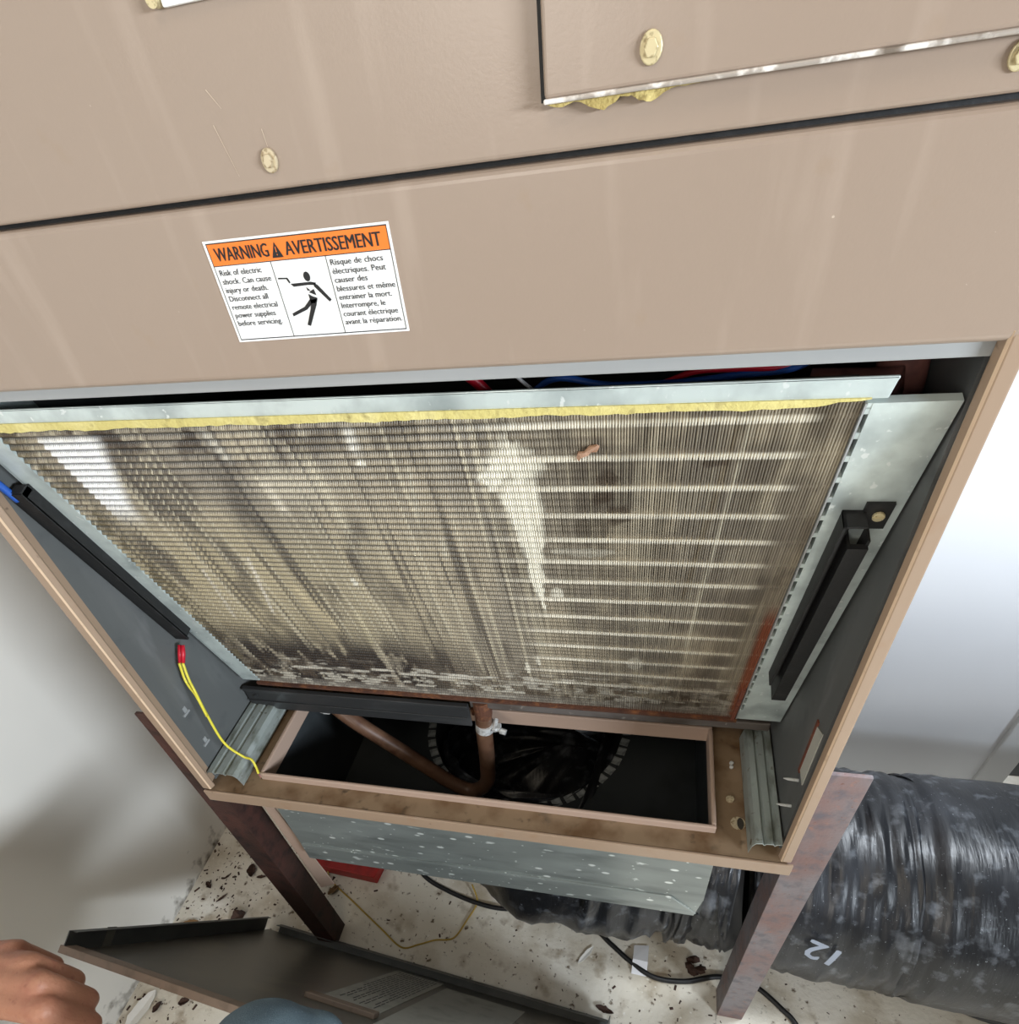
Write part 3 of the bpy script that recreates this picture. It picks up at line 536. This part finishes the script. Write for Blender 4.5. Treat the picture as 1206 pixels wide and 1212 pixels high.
# dark inner sheet paints the shade inside; the front keeps its outside colour
bm = B(); box(bm, PX0+0.0015, PX1-0.0015, PY0+0.0015, PY0+0.0022, PZ+0.002, -0.0125); obj('front_inner_shade', bm, 'galv_shaded', ple)
HC, HR = (0.282, 0.258), 0.129
bm = B(); n = 64; ring = [bm.verts.new((HC[0]+HR*math.cos(2*math.pi*k/n), HC[1]+HR*math.sin(2*math.pi*k/n), PZ)) for k in range(n)]; outr = []
for k in range(n):
    a = 2*math.pi*k/n; dx, dy = math.cos(a), math.sin(a)
    tx = ((PX1-HC[0]) if dx > 0 else (PX0-HC[0]))/dx if abs(dx) > 1e-6 else 1e9; ty = ((PY1-HC[1]) if dy > 0 else (PY0-HC[1]))/dy if abs(dy) > 1e-6 else 1e9
    t_ = min(abs(tx), abs(ty)); outr.append(bm.verts.new((HC[0]+dx*t_, HC[1]+dy*t_, PZ)))
for k in range(n): bm.faces.new((ring[k], ring[(k+1)%n], outr[(k+1)%n], outr[k]))
for cxy in ((PX0,PY0),(PX1,PY0),(PX0,PY1),(PX1,PY1)):
    a = math.atan2(cxy[1]-HC[1], cxy[0]-HC[0]) % (2*math.pi); k = int(a/(2*math.pi)*n) % n
    v = bm.verts.new((cxy[0], cxy[1], PZ)); bm.faces.new((outr[k], outr[(k+1)%n], v))
obj('bottom_sheet', bm, 'galv_shaded', ple)
bm = B(); n = 64
prism_in = []
for zz in (PZ+0.001, PZ-0.09): prism_in.append([bm.verts.new((HC[0]+HR*math.cos(2*math.pi*k/n), HC[1]+HR*math.sin(2*math.pi*k/n), zz)) for k in range(n)])
for k in range(n): bm.faces.new((prism_in[0][k], prism_in[0][(k+1)%n], prism_in[1][(k+1)%n], prism_in[1][k]))
obj('collar', bm, 'black_pan', ple, smooth=True)
bm = B(); box(bm, 0, 0.0105, -0.0058, 0.0058, 0, 0.0009); bmesh.ops.recalc_face_normals(bm, faces=bm.faces)
tab_me = bpy.data.meshes.new('collar_tab'); bm.to_mesh(tab_me); bm.free(); tab_me.materials.append(M['tab'])
NT = 50
for k in range(NT):
    a = 2*math.pi*k/NT
    o = bpy.data.objects.new('collar_tab', tab_me); COL.objects.link(o); o.parent = ple
    o.location = Vector((HC[0]+(HR+0.0005)*math.cos(a), HC[1]+(HR+0.0005)*math.sin(a), PZ+0.0004)) - ple.location
    o.rotation_euler = (0, -0.05+0.1*rng.rand(), a+0.06*rng.randn())
# pale sealing strip hanging past the plenum's left end
bm = B(); hexa(bm, [(0.0250,0.0300,-0.275),(0.0480,0.0320,-0.262),(0.0480,0.0335,-0.262),(0.0250,0.0315,-0.275),(0.0250,0.0285,-0.012),(0.0340,0.0285,-0.012),(0.0340,0.0300,-0.012),(0.0250,0.0300,-0.012)])
obj('sealing_strip', bm, 'plastic_tan', ple, 'pale strip hanging at the left end')

# ------------------------------------------------------------------ angle-iron stand
stand = thing('angle_iron_stand', (0.28, 0.22, ZF), 'rusty angle-iron stand carrying the furnace cabinet', 'stand')
def leg(xc, s, y, m, label, topz=0.108):
    bm = B(); t = 0.0035; w_, d_ = 0.0315, 0.033
    poly = [(xc, y), (xc+s*w_, y), (xc+s*w_, y+t), (xc+s*t, y+t), (xc+s*t, y+d_), (xc, y+d_)]
    if s < 0: poly = poly[::-1]
    prism(bm, poly, ZF, topz, lambda p, t_: (p[0], p[1], t_)); return obj('leg', bm, m, stand, label, bevel=0.0006)
leg(-0.0016, -1, 0.0145, 'angle_dark', 'dark brown front left leg', 0.100)
leg(0.5612, 1, 0.0145, 'angle', 'rusting front right leg', 0.108)
def rear(xc, s):
    bm = B(); t = 0.0035; y = 0.425; poly = [(xc, y), (xc+s*0.0315, y), (xc+s*0.0315, y-t), (xc+s*t, y-t), (xc+s*t, y-0.033), (xc, y-0.033)]
    prism(bm, poly, ZF, 0.10, lambda p, t_: (p[0], p[1], t_)); obj('leg', bm, 'angle_dark', stand)
rear(-0.0016, -1); rear(0.5612, 1)

# ------------------------------------------------------------------ flexible duct
duct = thing('flexible_duct', (0.75, 0.18, ZF), 'fat black plastic-wrapped flexible duct on the floor right of the cabinet', 'duct')
def ndisp(amp, fs, fa, seed, crease=0.0):
    r = np.random.RandomState(seed).rand(512); r2 = np.random.RandomState(seed+1).rand(64, 64)
    def f(t, a):
        i = int(t*fs); u = t*fs-i; u = u*u*(3-2*u)
        A = a/(2*math.pi)*fa; j = int(A); v = A-j; v = v*v*(3-2*v); j2 = (j+1) % int(fa)
        g = (r2[i%64,j%64]*(1-v)+r2[i%64,j2%64]*v)*(1-u)+(r2[(i+1)%64,j%64]*(1-v)+r2[(i+1)%64,j2%64]*v)*u
        return amp*(g-0.5)+crease*(abs(r[int(t*fs*2.2)%512]-0.5)-0.25)
    return f
def flatten(bm, z=ZF+0.001):
    for v in bm.verts:
        if v.co.z < z: v.co.z = z
bm = B(); path = catmull([(0.282,0.258,PZ-0.062),(0.280,0.250,-0.240),(0.286,0.232,-0.265),(0.325,0.212,-0.300),(0.410,0.205,-0.318),(0.490,0.200,-0.322),(0.530,0.195,-0.325)], 14)
n = len(path); rad = [0.122+0.032*smooth(0.0, 0.35, i/(n-1))-0.024*smooth(0.5, 1.0, i/(n-1)) for i in range(n)]
d1 = ndisp(0.10, 26, 9, 3, 0.10); d2 = ndisp(0.06, 40, 30, 13)
sweep(bm, path, rad, 96, lambda t, a: d1(t, a)+d2(t, a), cap=False); flatten(bm); obj('elbow', bm, 'duct', duct, 'crumpled black plastic elbow under the plenum', smooth=True)
bm = B(); path = catmull([(0.512,0.198,-0.325),(0.530,0.195,-0.325),(0.556,0.190,-0.327),(0.575,0.187,-0.327)], 8)
dn = ndisp(0.06, 14, 40, 23, 0.05); sweep(bm, path, [0.126]*len(path), 80, lambda t, a: dn(t, a)); flatten(bm); obj('neck', bm, 'duct', duct, smooth=True)
bm = B(); path = catmull([(0.598,0.182,-0.318),(0.62,0.180,-0.316),(0.70,0.175,-0.314),(0.755,0.172,-0.312),(0.77,0.171,-0.311),(0.90,0.166,-0.308),(1.05,0.162,-0.306),(1.35,0.150,-0.306)], 16)
n = len(path); tt_ = [i/(n-1) for i in range(n)]
dm = ndisp(0.03, 60, 5, 33, 0.012); dm2 = ndisp(0.035, 90, 22, 43)
rad = []
for p in path:
    x = p[0]; r_ = 0.132+0.004*smooth(0.6, 0.66, x)-0.0022*math.exp(-((x-0.762)/0.006)**2)+0.004*smooth(0.762, 0.775, x)-0.02*smooth(0.615, 0.598, x); rad.append(float(r_))
def bigdisp(t, a):
    x = path[int(t*(n-1)+0.5)][0]; k = 1.0 if x < 0.76 else 0.45
    return (dm(t, a)+dm2(t, a))*k
sweep(bm, path, rad, 120, bigdisp); flatten(bm); sl = obj('sleeve', bm, 'duct', duct, 'broad dusty insulated sleeve', smooth=True)
bm = B()
path2 = [(0.575,0.187,-0.327),(0.585,0.185,-0.325),(0.600,0.182,-0.322)]
sweep(bm, path2, [0.128, 0.118, 0.122], 64, ndisp(0.05, 6, 30, 53), cap=False); flatten(bm); obj('strap', bm, 'black_wire', duct, smooth=True)
# white 12 printed on the sleeve, reading upside down from here
bm = B(); co, fcs = text_mesh('12', 0.038)
bmt = B()
for ox, oy in ((0,0),(0.0012,0.0006),(-0.0008,0.0012)): add_faces(bmt, [(c[0]*1.15+ox, c[1]+oy, ox*0.02) for c in co], fcs); bmesh.ops.triangulate(bmt, faces=bmt.faces); bmesh.ops.subdivide_edges(bmt, edges=bmt.edges, cuts=2)
rot = math.radians(160); u0, a_c = 0.6560, math.radians(160)
for v in bmt.verts:
    x, yv = v.co.x-0.02, v.co.y-0.012
    X = u0+x*math.cos(rot)-yv*math.sin(rot); s_ = x*math.sin(rot)+yv*math.cos(rot)
    R_ = 0.1425; a = a_c-s_/R_
    v.co = (X, 0.177+R_*math.cos(a), -0.3145+R_*math.sin(a))
obj('size_marking', bmt, 'print', sl, 'white 12 printed upside down on the wrap')

# ------------------------------------------------------------------ removed door panel leaning in front
PB = np.array([-0.125, 0.019, ZF+0.002]); PD = np.array([0.996, -0.090, 0.0]); PD /= np.linalg.norm(PD); PN = np.array([0.081, 0.895, 0.439]); PN /= np.linalg.norm(PN); PE = np.cross(PD, PN); PE *= np.sign(PE[2]); PN = np.cross(PE, PD); PN *= np.sign(PN[1])
def pp(u, v, h=0.0): return tuple(PB+PD*u+PE*v+PN*h)
def pbox(bm, u0, u1, v0, v1, h0, h1): hexa(bm, [pp(u0,v0,h0),pp(u1,v0,h0),pp(u1,v1,h0),pp(u0,v1,h0),pp(u0,v0,h1),pp(u1,v0,h1),pp(u1,v1,h1),pp(u0,v1,h1)])
door = thing('access_door', pp(0.28, 0.0), 'removed tan access door leaning back side up on the floor in front of the stand', 'panel')
PW, PH = 0.548, 0.384
bm = B(); pbox(bm, 0, PW, 0, PH, -0.0015, 0.0); obj('sheet', bm, 'panel_in', door, 'grey-brown back of the sheet')
bm = B(); pbox(bm, 0, 0.0013, 0.012, PH-0.004, 0.0, 0.020); pbox(bm, 0.0, 0.0075, 0.014, PH-0.008, 0.0190, 0.0200); fl = obj('side_flange', bm, 'panel_dark', door, 'dark folded left flange')
bm = B(); pbox(bm, 0.0, 0.0016, 0.318, 0.330, 0.0, 0.0208); obj('flange_notch', bm, 'panel_in', fl)
bm = B(); pbox(bm, PW-0.0013, PW, 0.012, PH-0.004, 0.0, 0.020); obj('side_flange', bm, 'panel_dark', door)
bm = B(); pbox(bm, 0.020, PW, 0.0, 0.0015, 0.0, 0.012); pbox(bm, 0.022, PW-0.005, 0.0, 0.016, 0.0112, 0.0122); obj('bottom_flange', bm, 'panel_dark', door, 'dark folded lower flange')
bm = B(); pbox(bm, 0.0, PW, PH-0.0015, PH+0.0002, -0.0015, 0.006); pbox(bm, 0.006, PW-0.005, PH-0.014, PH-0.0015, 0.0052, 0.0062); obj('top_flange', bm, 'dull_shaded_tan', door, 'tan folded upper edge')
def paper(u0, u1, v0, v1, lines, label):
    bm = B(); pbox(bm, u0, u1, v0, v1, 0.0, 0.0006); o = obj('paper_label', bm, 'paper', door, label)
    bm = B()
    for k in range(lines):
        u = u0+0.006+(u1-u0-0.012)*(k+0.5)/lines; ln = (v1-v0)*(0.88 if k % 3 else 0.6)
        vv = v0+0.008
        while vv < v0+ln:
            d_ = 0.006+0.012*rng.rand(); pbox(bm, u, u+0.0013, vv, min(vv+d_, v1-0.006), 0.0006, 0.0008); vv += d_+0.004
    obj('small_print', bm, 'inkgrey', o)['kind'] = 'stuff'
paper(0.240, 0.313, 0.022, 0.252, 13, 'paper label of fine print, left of the two')
bm = B(); pbox(bm, 0.324, 0.438, 0.041, 0.290, 0.0, 0.0006); obj('paper_label', bm, 'paper', door, 'plainer pale paper label, right of the two')
bm = B(); pbox(bm, 0.232, 0.318, 0.262, 0.275, 0.0, 0.006); obj('stiffener', bm, 'dull_shaded_tan', door, 'short tan strip below the paper label', bevel=0.001)

# ------------------------------------------------------------------ wires
def wire(name, pts, r, m, label, cat, group=None, n=8, res=8):
    bm = B(); sweep(bm, catmull(pts, n), r, res); return tag(obj(name, bm, m, smooth=True), label, cat, group)
wire('blue_wire', [(0.350,0.075,0.350),(0.373,0.060,0.3702),(0.4018,0.056,0.3675),(0.4359,0.056,0.3672),(0.4642,0.060,0.3680),(0.4931,0.062,0.3700),(0.512,0.070,0.380)], 0.0017, 'blue', 'blue wire sagging behind the header bar, above the coil top', 'wire')
wire('red_wire', [(0.430,0.070,0.362),(0.4459,0.062,0.3700),(0.466,0.060,0.3712),(0.4874,0.062,0.3705),(0.505,0.072,0.374)], 0.0015, 'red', 'long red wire beside the blue one above the coil top', 'wire')
wire('blue_wire', [(0.450,0.068,0.360),(0.470,0.064,0.3672),(0.490,0.066,0.3690),(0.508,0.075,0.372)], 0.0016, 'blue', 'second blue wire under the red one above the coil top', 'wire')
wire('red_wire', [(0.327,0.056,0.376),(0.3335,0.058,0.3690),(0.340,0.060,0.360)], 0.0030, 'red', 'short red wire end in the gap left of the blue wire', 'wire')
wire('white_wire', [(0.351,0.058,0.376),(0.357,0.060,0.3690),(0.364,0.062,0.362)], 0.0010, 'white_wire', 'thin white wire in the gap between short red and blue wires', 'wire')
wire('blue_wire', [(0.0080,0.000,0.372),(0.0100,0.0125,0.3420),(0.0115,0.0185,0.3225)], 0.0026, 'blue', 'thick blue wire running into the left black channel', 'wire')
yw = thing('yellow_wire', (0.035, 0.04, 0.005), 'yellow wire pair with red connectors hanging inside the cabinet at left', 'wire')
bm = B(); pth = catmull([(0.0165,0.0520,0.1350),(0.0185,0.0460,0.1200),(0.0225,0.0410,0.1095),(0.025,0.0353,0.0823),(0.030,0.0293,0.0472),(0.0394,0.0310,0.0240),(0.049,0.0300,0.021),(0.0535,0.0262,0.014),(0.0570,0.0215,0.0095)], 8); sweep(bm, pth, 0.00125, 8); obj('insulated_wire', bm, 'yellow', yw, smooth=True)
bm = B(); sweep(bm, catmull([(0.0130,0.0515,0.1350),(0.0135,0.0465,0.1200),(0.0170,0.0430,0.1120),(0.0222,0.0395,0.1040),(0.0255,0.0340,0.0810)], 8), 0.00125, 8); obj('insulated_wire', bm, 'yellow', yw, smooth=True)
for x in (0.0130, 0.0165):
    bm = B(); sweep(bm, [(x,0.0525,0.1345),(x,0.0580,0.1410),(x-0.0003,0.0632,0.1472)], [0.0016,0.0021,0.0018], 10); obj('connector', bm, 'red', yw, 'red push-on connector', smooth=True)
bm = B(); sweep(bm, [(0.0570,0.0215,0.0095),(0.0595,0.0190,0.006)], 0.0007, 6); obj('bare_tip', bm, 'copper', yw)
zf = ZF+0.0016
wire('string', [(-0.074,0.146,zf+0.02),(-0.066,0.132,zf+0.008),(-0.052,0.113,zf),(0.0,0.084,zf),(0.060,0.050,zf),(0.101,0.028,zf),(0.126,0.036,zf),(0.150,0.047,zf),(0.178,0.055,zf),(0.192,0.085,zf),(0.202,0.116,zf+0.002),(0.189,0.140,zf+0.01)], 0.0013, 'ochre', 'thin ochre wire bent in a V on the floor under the duct box', 'wire')
wire('black_cable', [(0.060,0.190,zf+0.002),(0.104,0.146,zf+0.002),(0.149,0.127,zf+0.002),(0.203,0.114,zf+0.002),(0.250,0.112,zf+0.002),(0.300,0.125,zf+0.002),(0.370,0.115,zf+0.002),(0.417,0.083,zf+0.002),(0.446,0.063,zf+0.002),(0.479,0.048,zf+0.002),(0.52,0.050,zf+0.002),(0.564,0.064,zf+0.002),(0.600,0.062,zf+0.002),(0.619,0.056,zf+0.002),(0.644,0.036,zf+0.002),(0.662,0.016,zf+0.002),(0.70,-0.06,zf+0.002)], 0.0036, 'black_wire', 'black cable on the floor passing behind the front right leg', 'cable', res=10)
# cable lying on the sleeve at the lower right
pts = []
for x, a in ((0.83,236),(0.86,222),(0.90,214),(0.95,208),(1.0,203),(1.1,196)):
    a = math.radians(a); pts.append((x, 0.168+0.146*math.cos(a), max(ZF+0.004, -0.316+0.146*math.sin(a))))
wire('black_cable', pts, 0.0042, 'black_wire', 'black cable lying across the fat duct at the lower right', 'cable', res=10)
tg = B(); hexa(tg, [(0.446,0.049,ZF+0.0005),(0.467,0.048,ZF+0.0005),(0.468,0.066,ZF+0.0085),(0.447,0.067,ZF+0.0085),(0.446,0.049,ZF+0.001),(0.467,0.048,ZF+0.001),(0.468,0.066,ZF+0.009),(0.447,0.067,ZF+0.009)])
hexa(tg, [(0.447,0.067,ZF+0.0085),(0.468,0.066,ZF+0.0085),(0.469,0.092,ZF+0.002),(0.448,0.089,ZF+0.002),(0.447,0.067,ZF+0.009),(0.468,0.066,ZF+0.009),(0.469,0.092,ZF+0.0025),(0.448,0.089,ZF+0.0025)])
tag(obj('cable_tag', tg, 'tag'), 'white paper tag folded over the black cable on the floor', 'tag')

# ------------------------------------------------------------------ small things on the floor
bm = B(); hexa(bm, [(-0.086,0.128,ZF),(0.028,0.121,ZF),(0.034,0.165,ZF),(-0.080,0.172,ZF),(-0.086,0.128,ZF+0.022),(0.028,0.121,ZF+0.022),(0.034,0.165,ZF+0.022),(-0.080,0.172,ZF+0.022)])
rb = thing('red_tin', (-0.025, 0.145, ZF), 'flat red tin on the floor behind the front left leg', 'tin')
obj('body', bm, 'redbox', rb, bevel=0.002)
bm = B(); hexa(bm, [(-0.087,0.127,ZF+0.0222),(0.029,0.120,ZF+0.0222),(0.035,0.166,ZF+0.0222),(-0.081,0.173,ZF+0.0222),(-0.087,0.127,ZF+0.0252),(0.029,0.120,ZF+0.0252),(0.035,0.166,ZF+0.0252),(-0.081,0.173,ZF+0.0252)]); obj('lid', bm, 'redbox', rb, bevel=0.001)
def leaf(name, x, y, ln, wd, ang, m, label, curl=0.25, seed=0, cat='leaf', group=None):
    r = random.Random(seed); n = 9; L_, R_, Ce = [], [], []
    bm = B()
    for i in range(n):
        t = i/(n-1); w_ = wd*math.sin(math.pi*min(1, t*0.93+0.05))**0.8*(0.85+0.3*r.random()); u = (t-0.5)*ln
        zc = ZF+0.0006+curl*ln*(t-0.4)**2
        for lst, sgn in ((L_, 1), (Ce, 0), (R_, -1)):
            v = w_*0.5*sgn; lst.append(bm.verts.new((x+u*math.cos(ang)-v*math.sin(ang), y+u*math.sin(ang)+v*math.cos(ang), zc+abs(sgn)*w_*curl*(0.6+0.4*r.random()))))
    for i in range(n-1):
        bm.faces.new((L_[i], L_[i+1], Ce[i+1], Ce[i])); bm.faces.new((Ce[i], Ce[i+1], R_[i+1], R_[i]))
    o = obj(name, bm, m, recalc=False); md = o.modifiers.new('solid', 'SOLIDIFY'); md.thickness = 0.0006
    return tag(o, label, cat, group)
leaf('dead_leaf', -0.202, 0.109, 0.024, 0.017, 1.9, 'leaf', 'dark curled leaf nearest the left wall corner, by the front left leg', 0.5, 1)
leaf('dead_leaf', -0.180, 0.101, 0.018, 0.006, 0.2, 'leaf', 'narrow dark leaf scrap touching the left leg side', 0.4, 2)
leaf('dead_leaf', -0.185, 0.028, 0.026, 0.024, 0.8, 'leaf', 'round dark leaf behind the leaning door panel', 0.35, 3)
leaf('dead_leaf', -0.266, 0.006, 0.032, 0.010, 0.35, 'leaf_pale', 'long pale brown leaf close to the left wall', 0.2, 4)
leaf('dead_leaf', -0.268, 0.072, 0.018, 0.008, -0.6, 'leaf', 'small dark leaf against the foot of the left wall', 0.4, 5)
leaf('dead_leaf', -0.232, 0.055, 0.022, 0.005, 0.9, 'leaf', 'thin dark twig-like leaf midway between wall and round leaf', 0.3, 6)
leaf('dead_leaf', -0.243, 0.092, 0.014, 0.004, 0.9, 'leaf', 'tiny dark sliver near the wall, farthest back', 0.3, 7)
leaf('dead_leaf', -0.243, -0.120, 0.018, 0.011, 1.2, 'leaf', 'dark leaf in front of the leaning panel, left of two', 0.5, 8)
leaf('dead_leaf', -0.205, -0.106, 0.018, 0.012, 0.4, 'leaf', 'dark leaf in front of the leaning panel, right of two', 0.5, 9)
leaf('dead_leaf', -0.042, 0.098, 0.022, 0.010, 0.9, 'leaf_pale', 'brown leaf at the back of the front left leg foot', 0.5, 10)
leaf('dead_leaf', 0.413, -0.006, 0.026, 0.009, -0.25, 'leaf', 'small brown leaf at the right corner of the leaning panel', 0.5, 11)
leaf('paper_scrap', -0.268, -0.128, 0.060, 0.026, 1.3, 'chip', 'torn white paper scrap at the foot of the left wall', 0.12, 12, 'scrap')
leaf('white_chip', 0.380, 0.064, 0.034, 0.008, 0.95, 'chip', 'long white chip on the floor under the duct box', 0.12, 13, 'chip')
bm = B(); rr = random.Random(3)
for k in range(16):
    a = rr.random()*6.28; c_ = Vector((0.533+0.009*math.cos(a), 0.072+0.009*math.sin(a), ZF+0.006+0.008*rr.random()))
    bmesh.ops.create_icosphere(bm, subdivisions=1, radius=0.004+0.003*rr.random(), matrix=Matrix.Translation(c_) @ Matrix.Rotation(rr.random()*3, 4, 'X') @ Matrix.Diagonal((1.2, 0.5, 0.9, 1)))
tag(obj('leaf_clump', bm, 'leaf'), 'crumpled brown leaf clump on the black cable left of the right leg', 'leaf')
# loose grit too small to count
gv, gf = [], []
gr = np.random.RandomState(9)
for k in range(420):
    if k < 230: x = -0.295+abs(gr.randn())*0.075; y = -0.16+gr.rand()*0.36
    elif k < 330: x = -0.08+gr.randn()*0.05; y = 0.10+gr.randn()*0.035
    else: x = 0.05+gr.rand()*0.75; y = -0.03+gr.rand()*0.16
    if x < -0.295: continue
    r_ = 0.0006+0.0013*gr.rand()**3; a = gr.rand()*3.14; e = 1+2*gr.rand(); b0 = len(gv)
    for (px, py, pz) in ((-1,-1,0),(1,-1,0),(1,1,0),(-1,1,0),(0,0,0.9)):
        gx, gy = px*r_*e, py*r_; gv.append((x+gx*math.cos(a)-gy*math.sin(a), y+gx*math.sin(a)+gy*math.cos(a), ZF+pz*r_+0.0001))
    gf += [(b0,b0+1,b0+4),(b0+1,b0+2,b0+4),(b0+2,b0+3,b0+4),(b0+3,b0,b0+4)]
me = bpy.data.meshes.new('floor_grit'); me.from_pydata(gv, [], gf)
tag(obj_me('floor_grit', me, 'leaf'), 'scattered dark grit and crumbs over the floor', 'grit', kind='stuff')

# ------------------------------------------------------------------ person: left hand and a denim knee at the bottom edge
per = thing('person', (0.0, -0.35, -0.2), 'person kneeling in blue jeans, hand and knee at the bottom edge', 'person')
def capsule(bm, p0, p1, r0, r1, seg=14):
    p0, p1 = Vector(p0), Vector(p1); n = 5; L_ = (p1-p0).length; ax = (p1-p0).normalized()
    path, rad = [], []
    for i in range(n): a = math.pi/2*(1-(i+0.02)/n); path.append(p0-ax*r0*math.sin(a)); rad.append(max(1e-4, r0*math.cos(a)))
    for i in range(5): t = i/4; path.append(p0+(p1-p0)*t); rad.append(r0+(r1-r0)*t)
    for i in range(1, n+1): a = math.pi/2*(i-0.02)/n; path.append(p1+ax*r1*math.sin(a)); rad.append(max(1e-4, r1*math.cos(a)))
    sweep(bm, [tuple(p) for p in path], rad, seg)
bm = B()
W0 = (-0.108, -0.216, -0.002); EL = (-0.205, -0.46, 0.02)
capsule(bm, (-0.06, -0.60, 0.22), EL, 0.050, 0.042); capsule(bm, EL, (-0.155, -0.33, 0.012), 0.043, 0.034); capsule(bm, (-0.155, -0.33, 0.012), W0, 0.034, 0.0245)
capsule(bm, (-0.100,-0.228,-0.003), W0, 0.022, 0.022)
mcp = [(-0.037,-0.1835,-0.001), (-0.011,-0.1920,0.004), (0.010,-0.2035,0.004), (0.0235,-0.2190,-0.001)]   # little, ring, middle, index knuckles
for (m_, r0, r1) in zip(mcp, (0.0165, 0.0165, 0.0170, 0.0170), (0.0105, 0.0112, 0.0118, 0.0120)):
    capsule(bm, (W0[0]+0.020, W0[1]+(m_[1]-W0[1])*0.45, -0.003), m_, r0, r1)
capsule(bm, (-0.08,-0.208,-0.006), (-0.02,-0.205,-0.008), 0.020, 0.017); capsule(bm, (-0.075,-0.222,-0.010), (0.0,-0.214,-0.012), 0.018, 0.014)
# each finger bends down at the knuckle and curls back under the palm
fd = Vector((0.85, 0.33, 0)).normalized()
for m_, k, r in zip(mcp, (0.80, 0.95, 1.0, 0.95), (0.0092, 0.0102, 0.0106, 0.0106)):
    a = Vector(m_); b = a+fd*0.012*k+Vector((0.004, -0.002, -0.040*k)); c = b-fd*0.022*k+Vector((0,0,-0.012*k)); d = c-fd*0.016*k+Vector((0,0,0.010*k))
    capsule(bm, a, b, r*1.08, r); capsule(bm, b, c, r, r*0.9); capsule(bm, c, d, r*0.9, r*0.78)
# thumb leaves the near side of the palm
capsule(bm, (-0.080,-0.232,-0.010), (-0.042,-0.248,-0.026), 0.015, 0.0125); capsule(bm, (-0.042,-0.248,-0.026), (-0.008,-0.244,-0.036), 0.0122, 0.0105); capsule(bm, (-0.008,-0.244,-0.036), (0.014,-0.234,-0.040), 0.0105, 0.0085)
# knuckle heads and tendons
for m_ in mcp: capsule(bm, (m_[0]-0.004, m_[1], m_[2]+0.0035), (m_[0]+0.002, m_[1], m_[2]+0.003), 0.0085, 0.0085)
for v in bm.verts: v.co += Vector((-0.036, 0.003, 0.010))
hand = obj('arm', bm, 'skin', per, 'bare left forearm and loosely closed hand', smooth=True)
rm = hand.modifiers.new('remesh', 'REMESH'); rm.mode = 'VOXEL'; rm.voxel_size = 0.0022; rm.use_smooth_shade = True
sm = hand.modifiers.new('smooth', 'SMOOTH'); sm.factor = 0.6; sm.iterations = 7
bm = B(); KN = (0.203, -0.222, 0.004)
kp = catmull([(0.33,-0.80,-0.06),(0.29,-0.62,-0.02),(0.245,-0.42,0.005),(0.214,-0.27,0.012),(0.203,-0.225,0.0)], 8)
krad = [0.088-0.040*i/(len(kp)-1) for i in range(len(kp))]
fold = ndisp(0.05, 10, 7, 77)
bm2 = B(); sweep(bm, kp, krad, 40, lambda t, a: fold(t, a))
capsule(bm, (0.206,-0.240,0.008), (0.200,-0.220,0.004), 0.055, 0.053, 28)
for fx in (-0.030, 0.008, 0.034): capsule(bm, (0.203+fx,-0.235,0.010), (0.203+fx*0.8,-0.195,-0.012), 0.034, 0.030, 16)
capsule(bm, (0.29,-0.60,-0.05), (0.206,-0.240,0.004), 0.066, 0.054, 28)
capsule(bm, (0.203,-0.226,-0.004), (0.215,-0.36,-0.24), 0.052, 0.046, 28); capsule(bm, (0.215,-0.36,-0.24), (0.225,-0.44,-0.41), 0.046, 0.040, 28)
for v in bm.verts: v.co = Vector((0.186+(v.co.x-0.203)*0.86, -0.222+(v.co.y+0.222)*0.9, 0.004+(v.co.z-0.004)*(0.9 if v.co.z > -0.1 else 1.0)))
jl = obj('jeans_leg', bm, 'denim', per, 'blue denim over a bent knee', smooth=True)
rm = jl.modifiers.new('remesh', 'REMESH'); rm.mode = 'VOXEL'; rm.voxel_size = 0.004; rm.use_smooth_shade = True
sm = jl.modifiers.new('smooth', 'SMOOTH'); sm.factor = 0.5; sm.iterations = 4
bm2.free()
bm = B(); capsule(bm, (0.225,-0.44,-0.418), (0.245,-0.30,-0.425), 0.034, 0.024, 20)
for v in bm.verts: v.co.z = max(v.co.z, ZF+0.001)
obj('shoe', bm, 'black_wire', per, smooth=True)
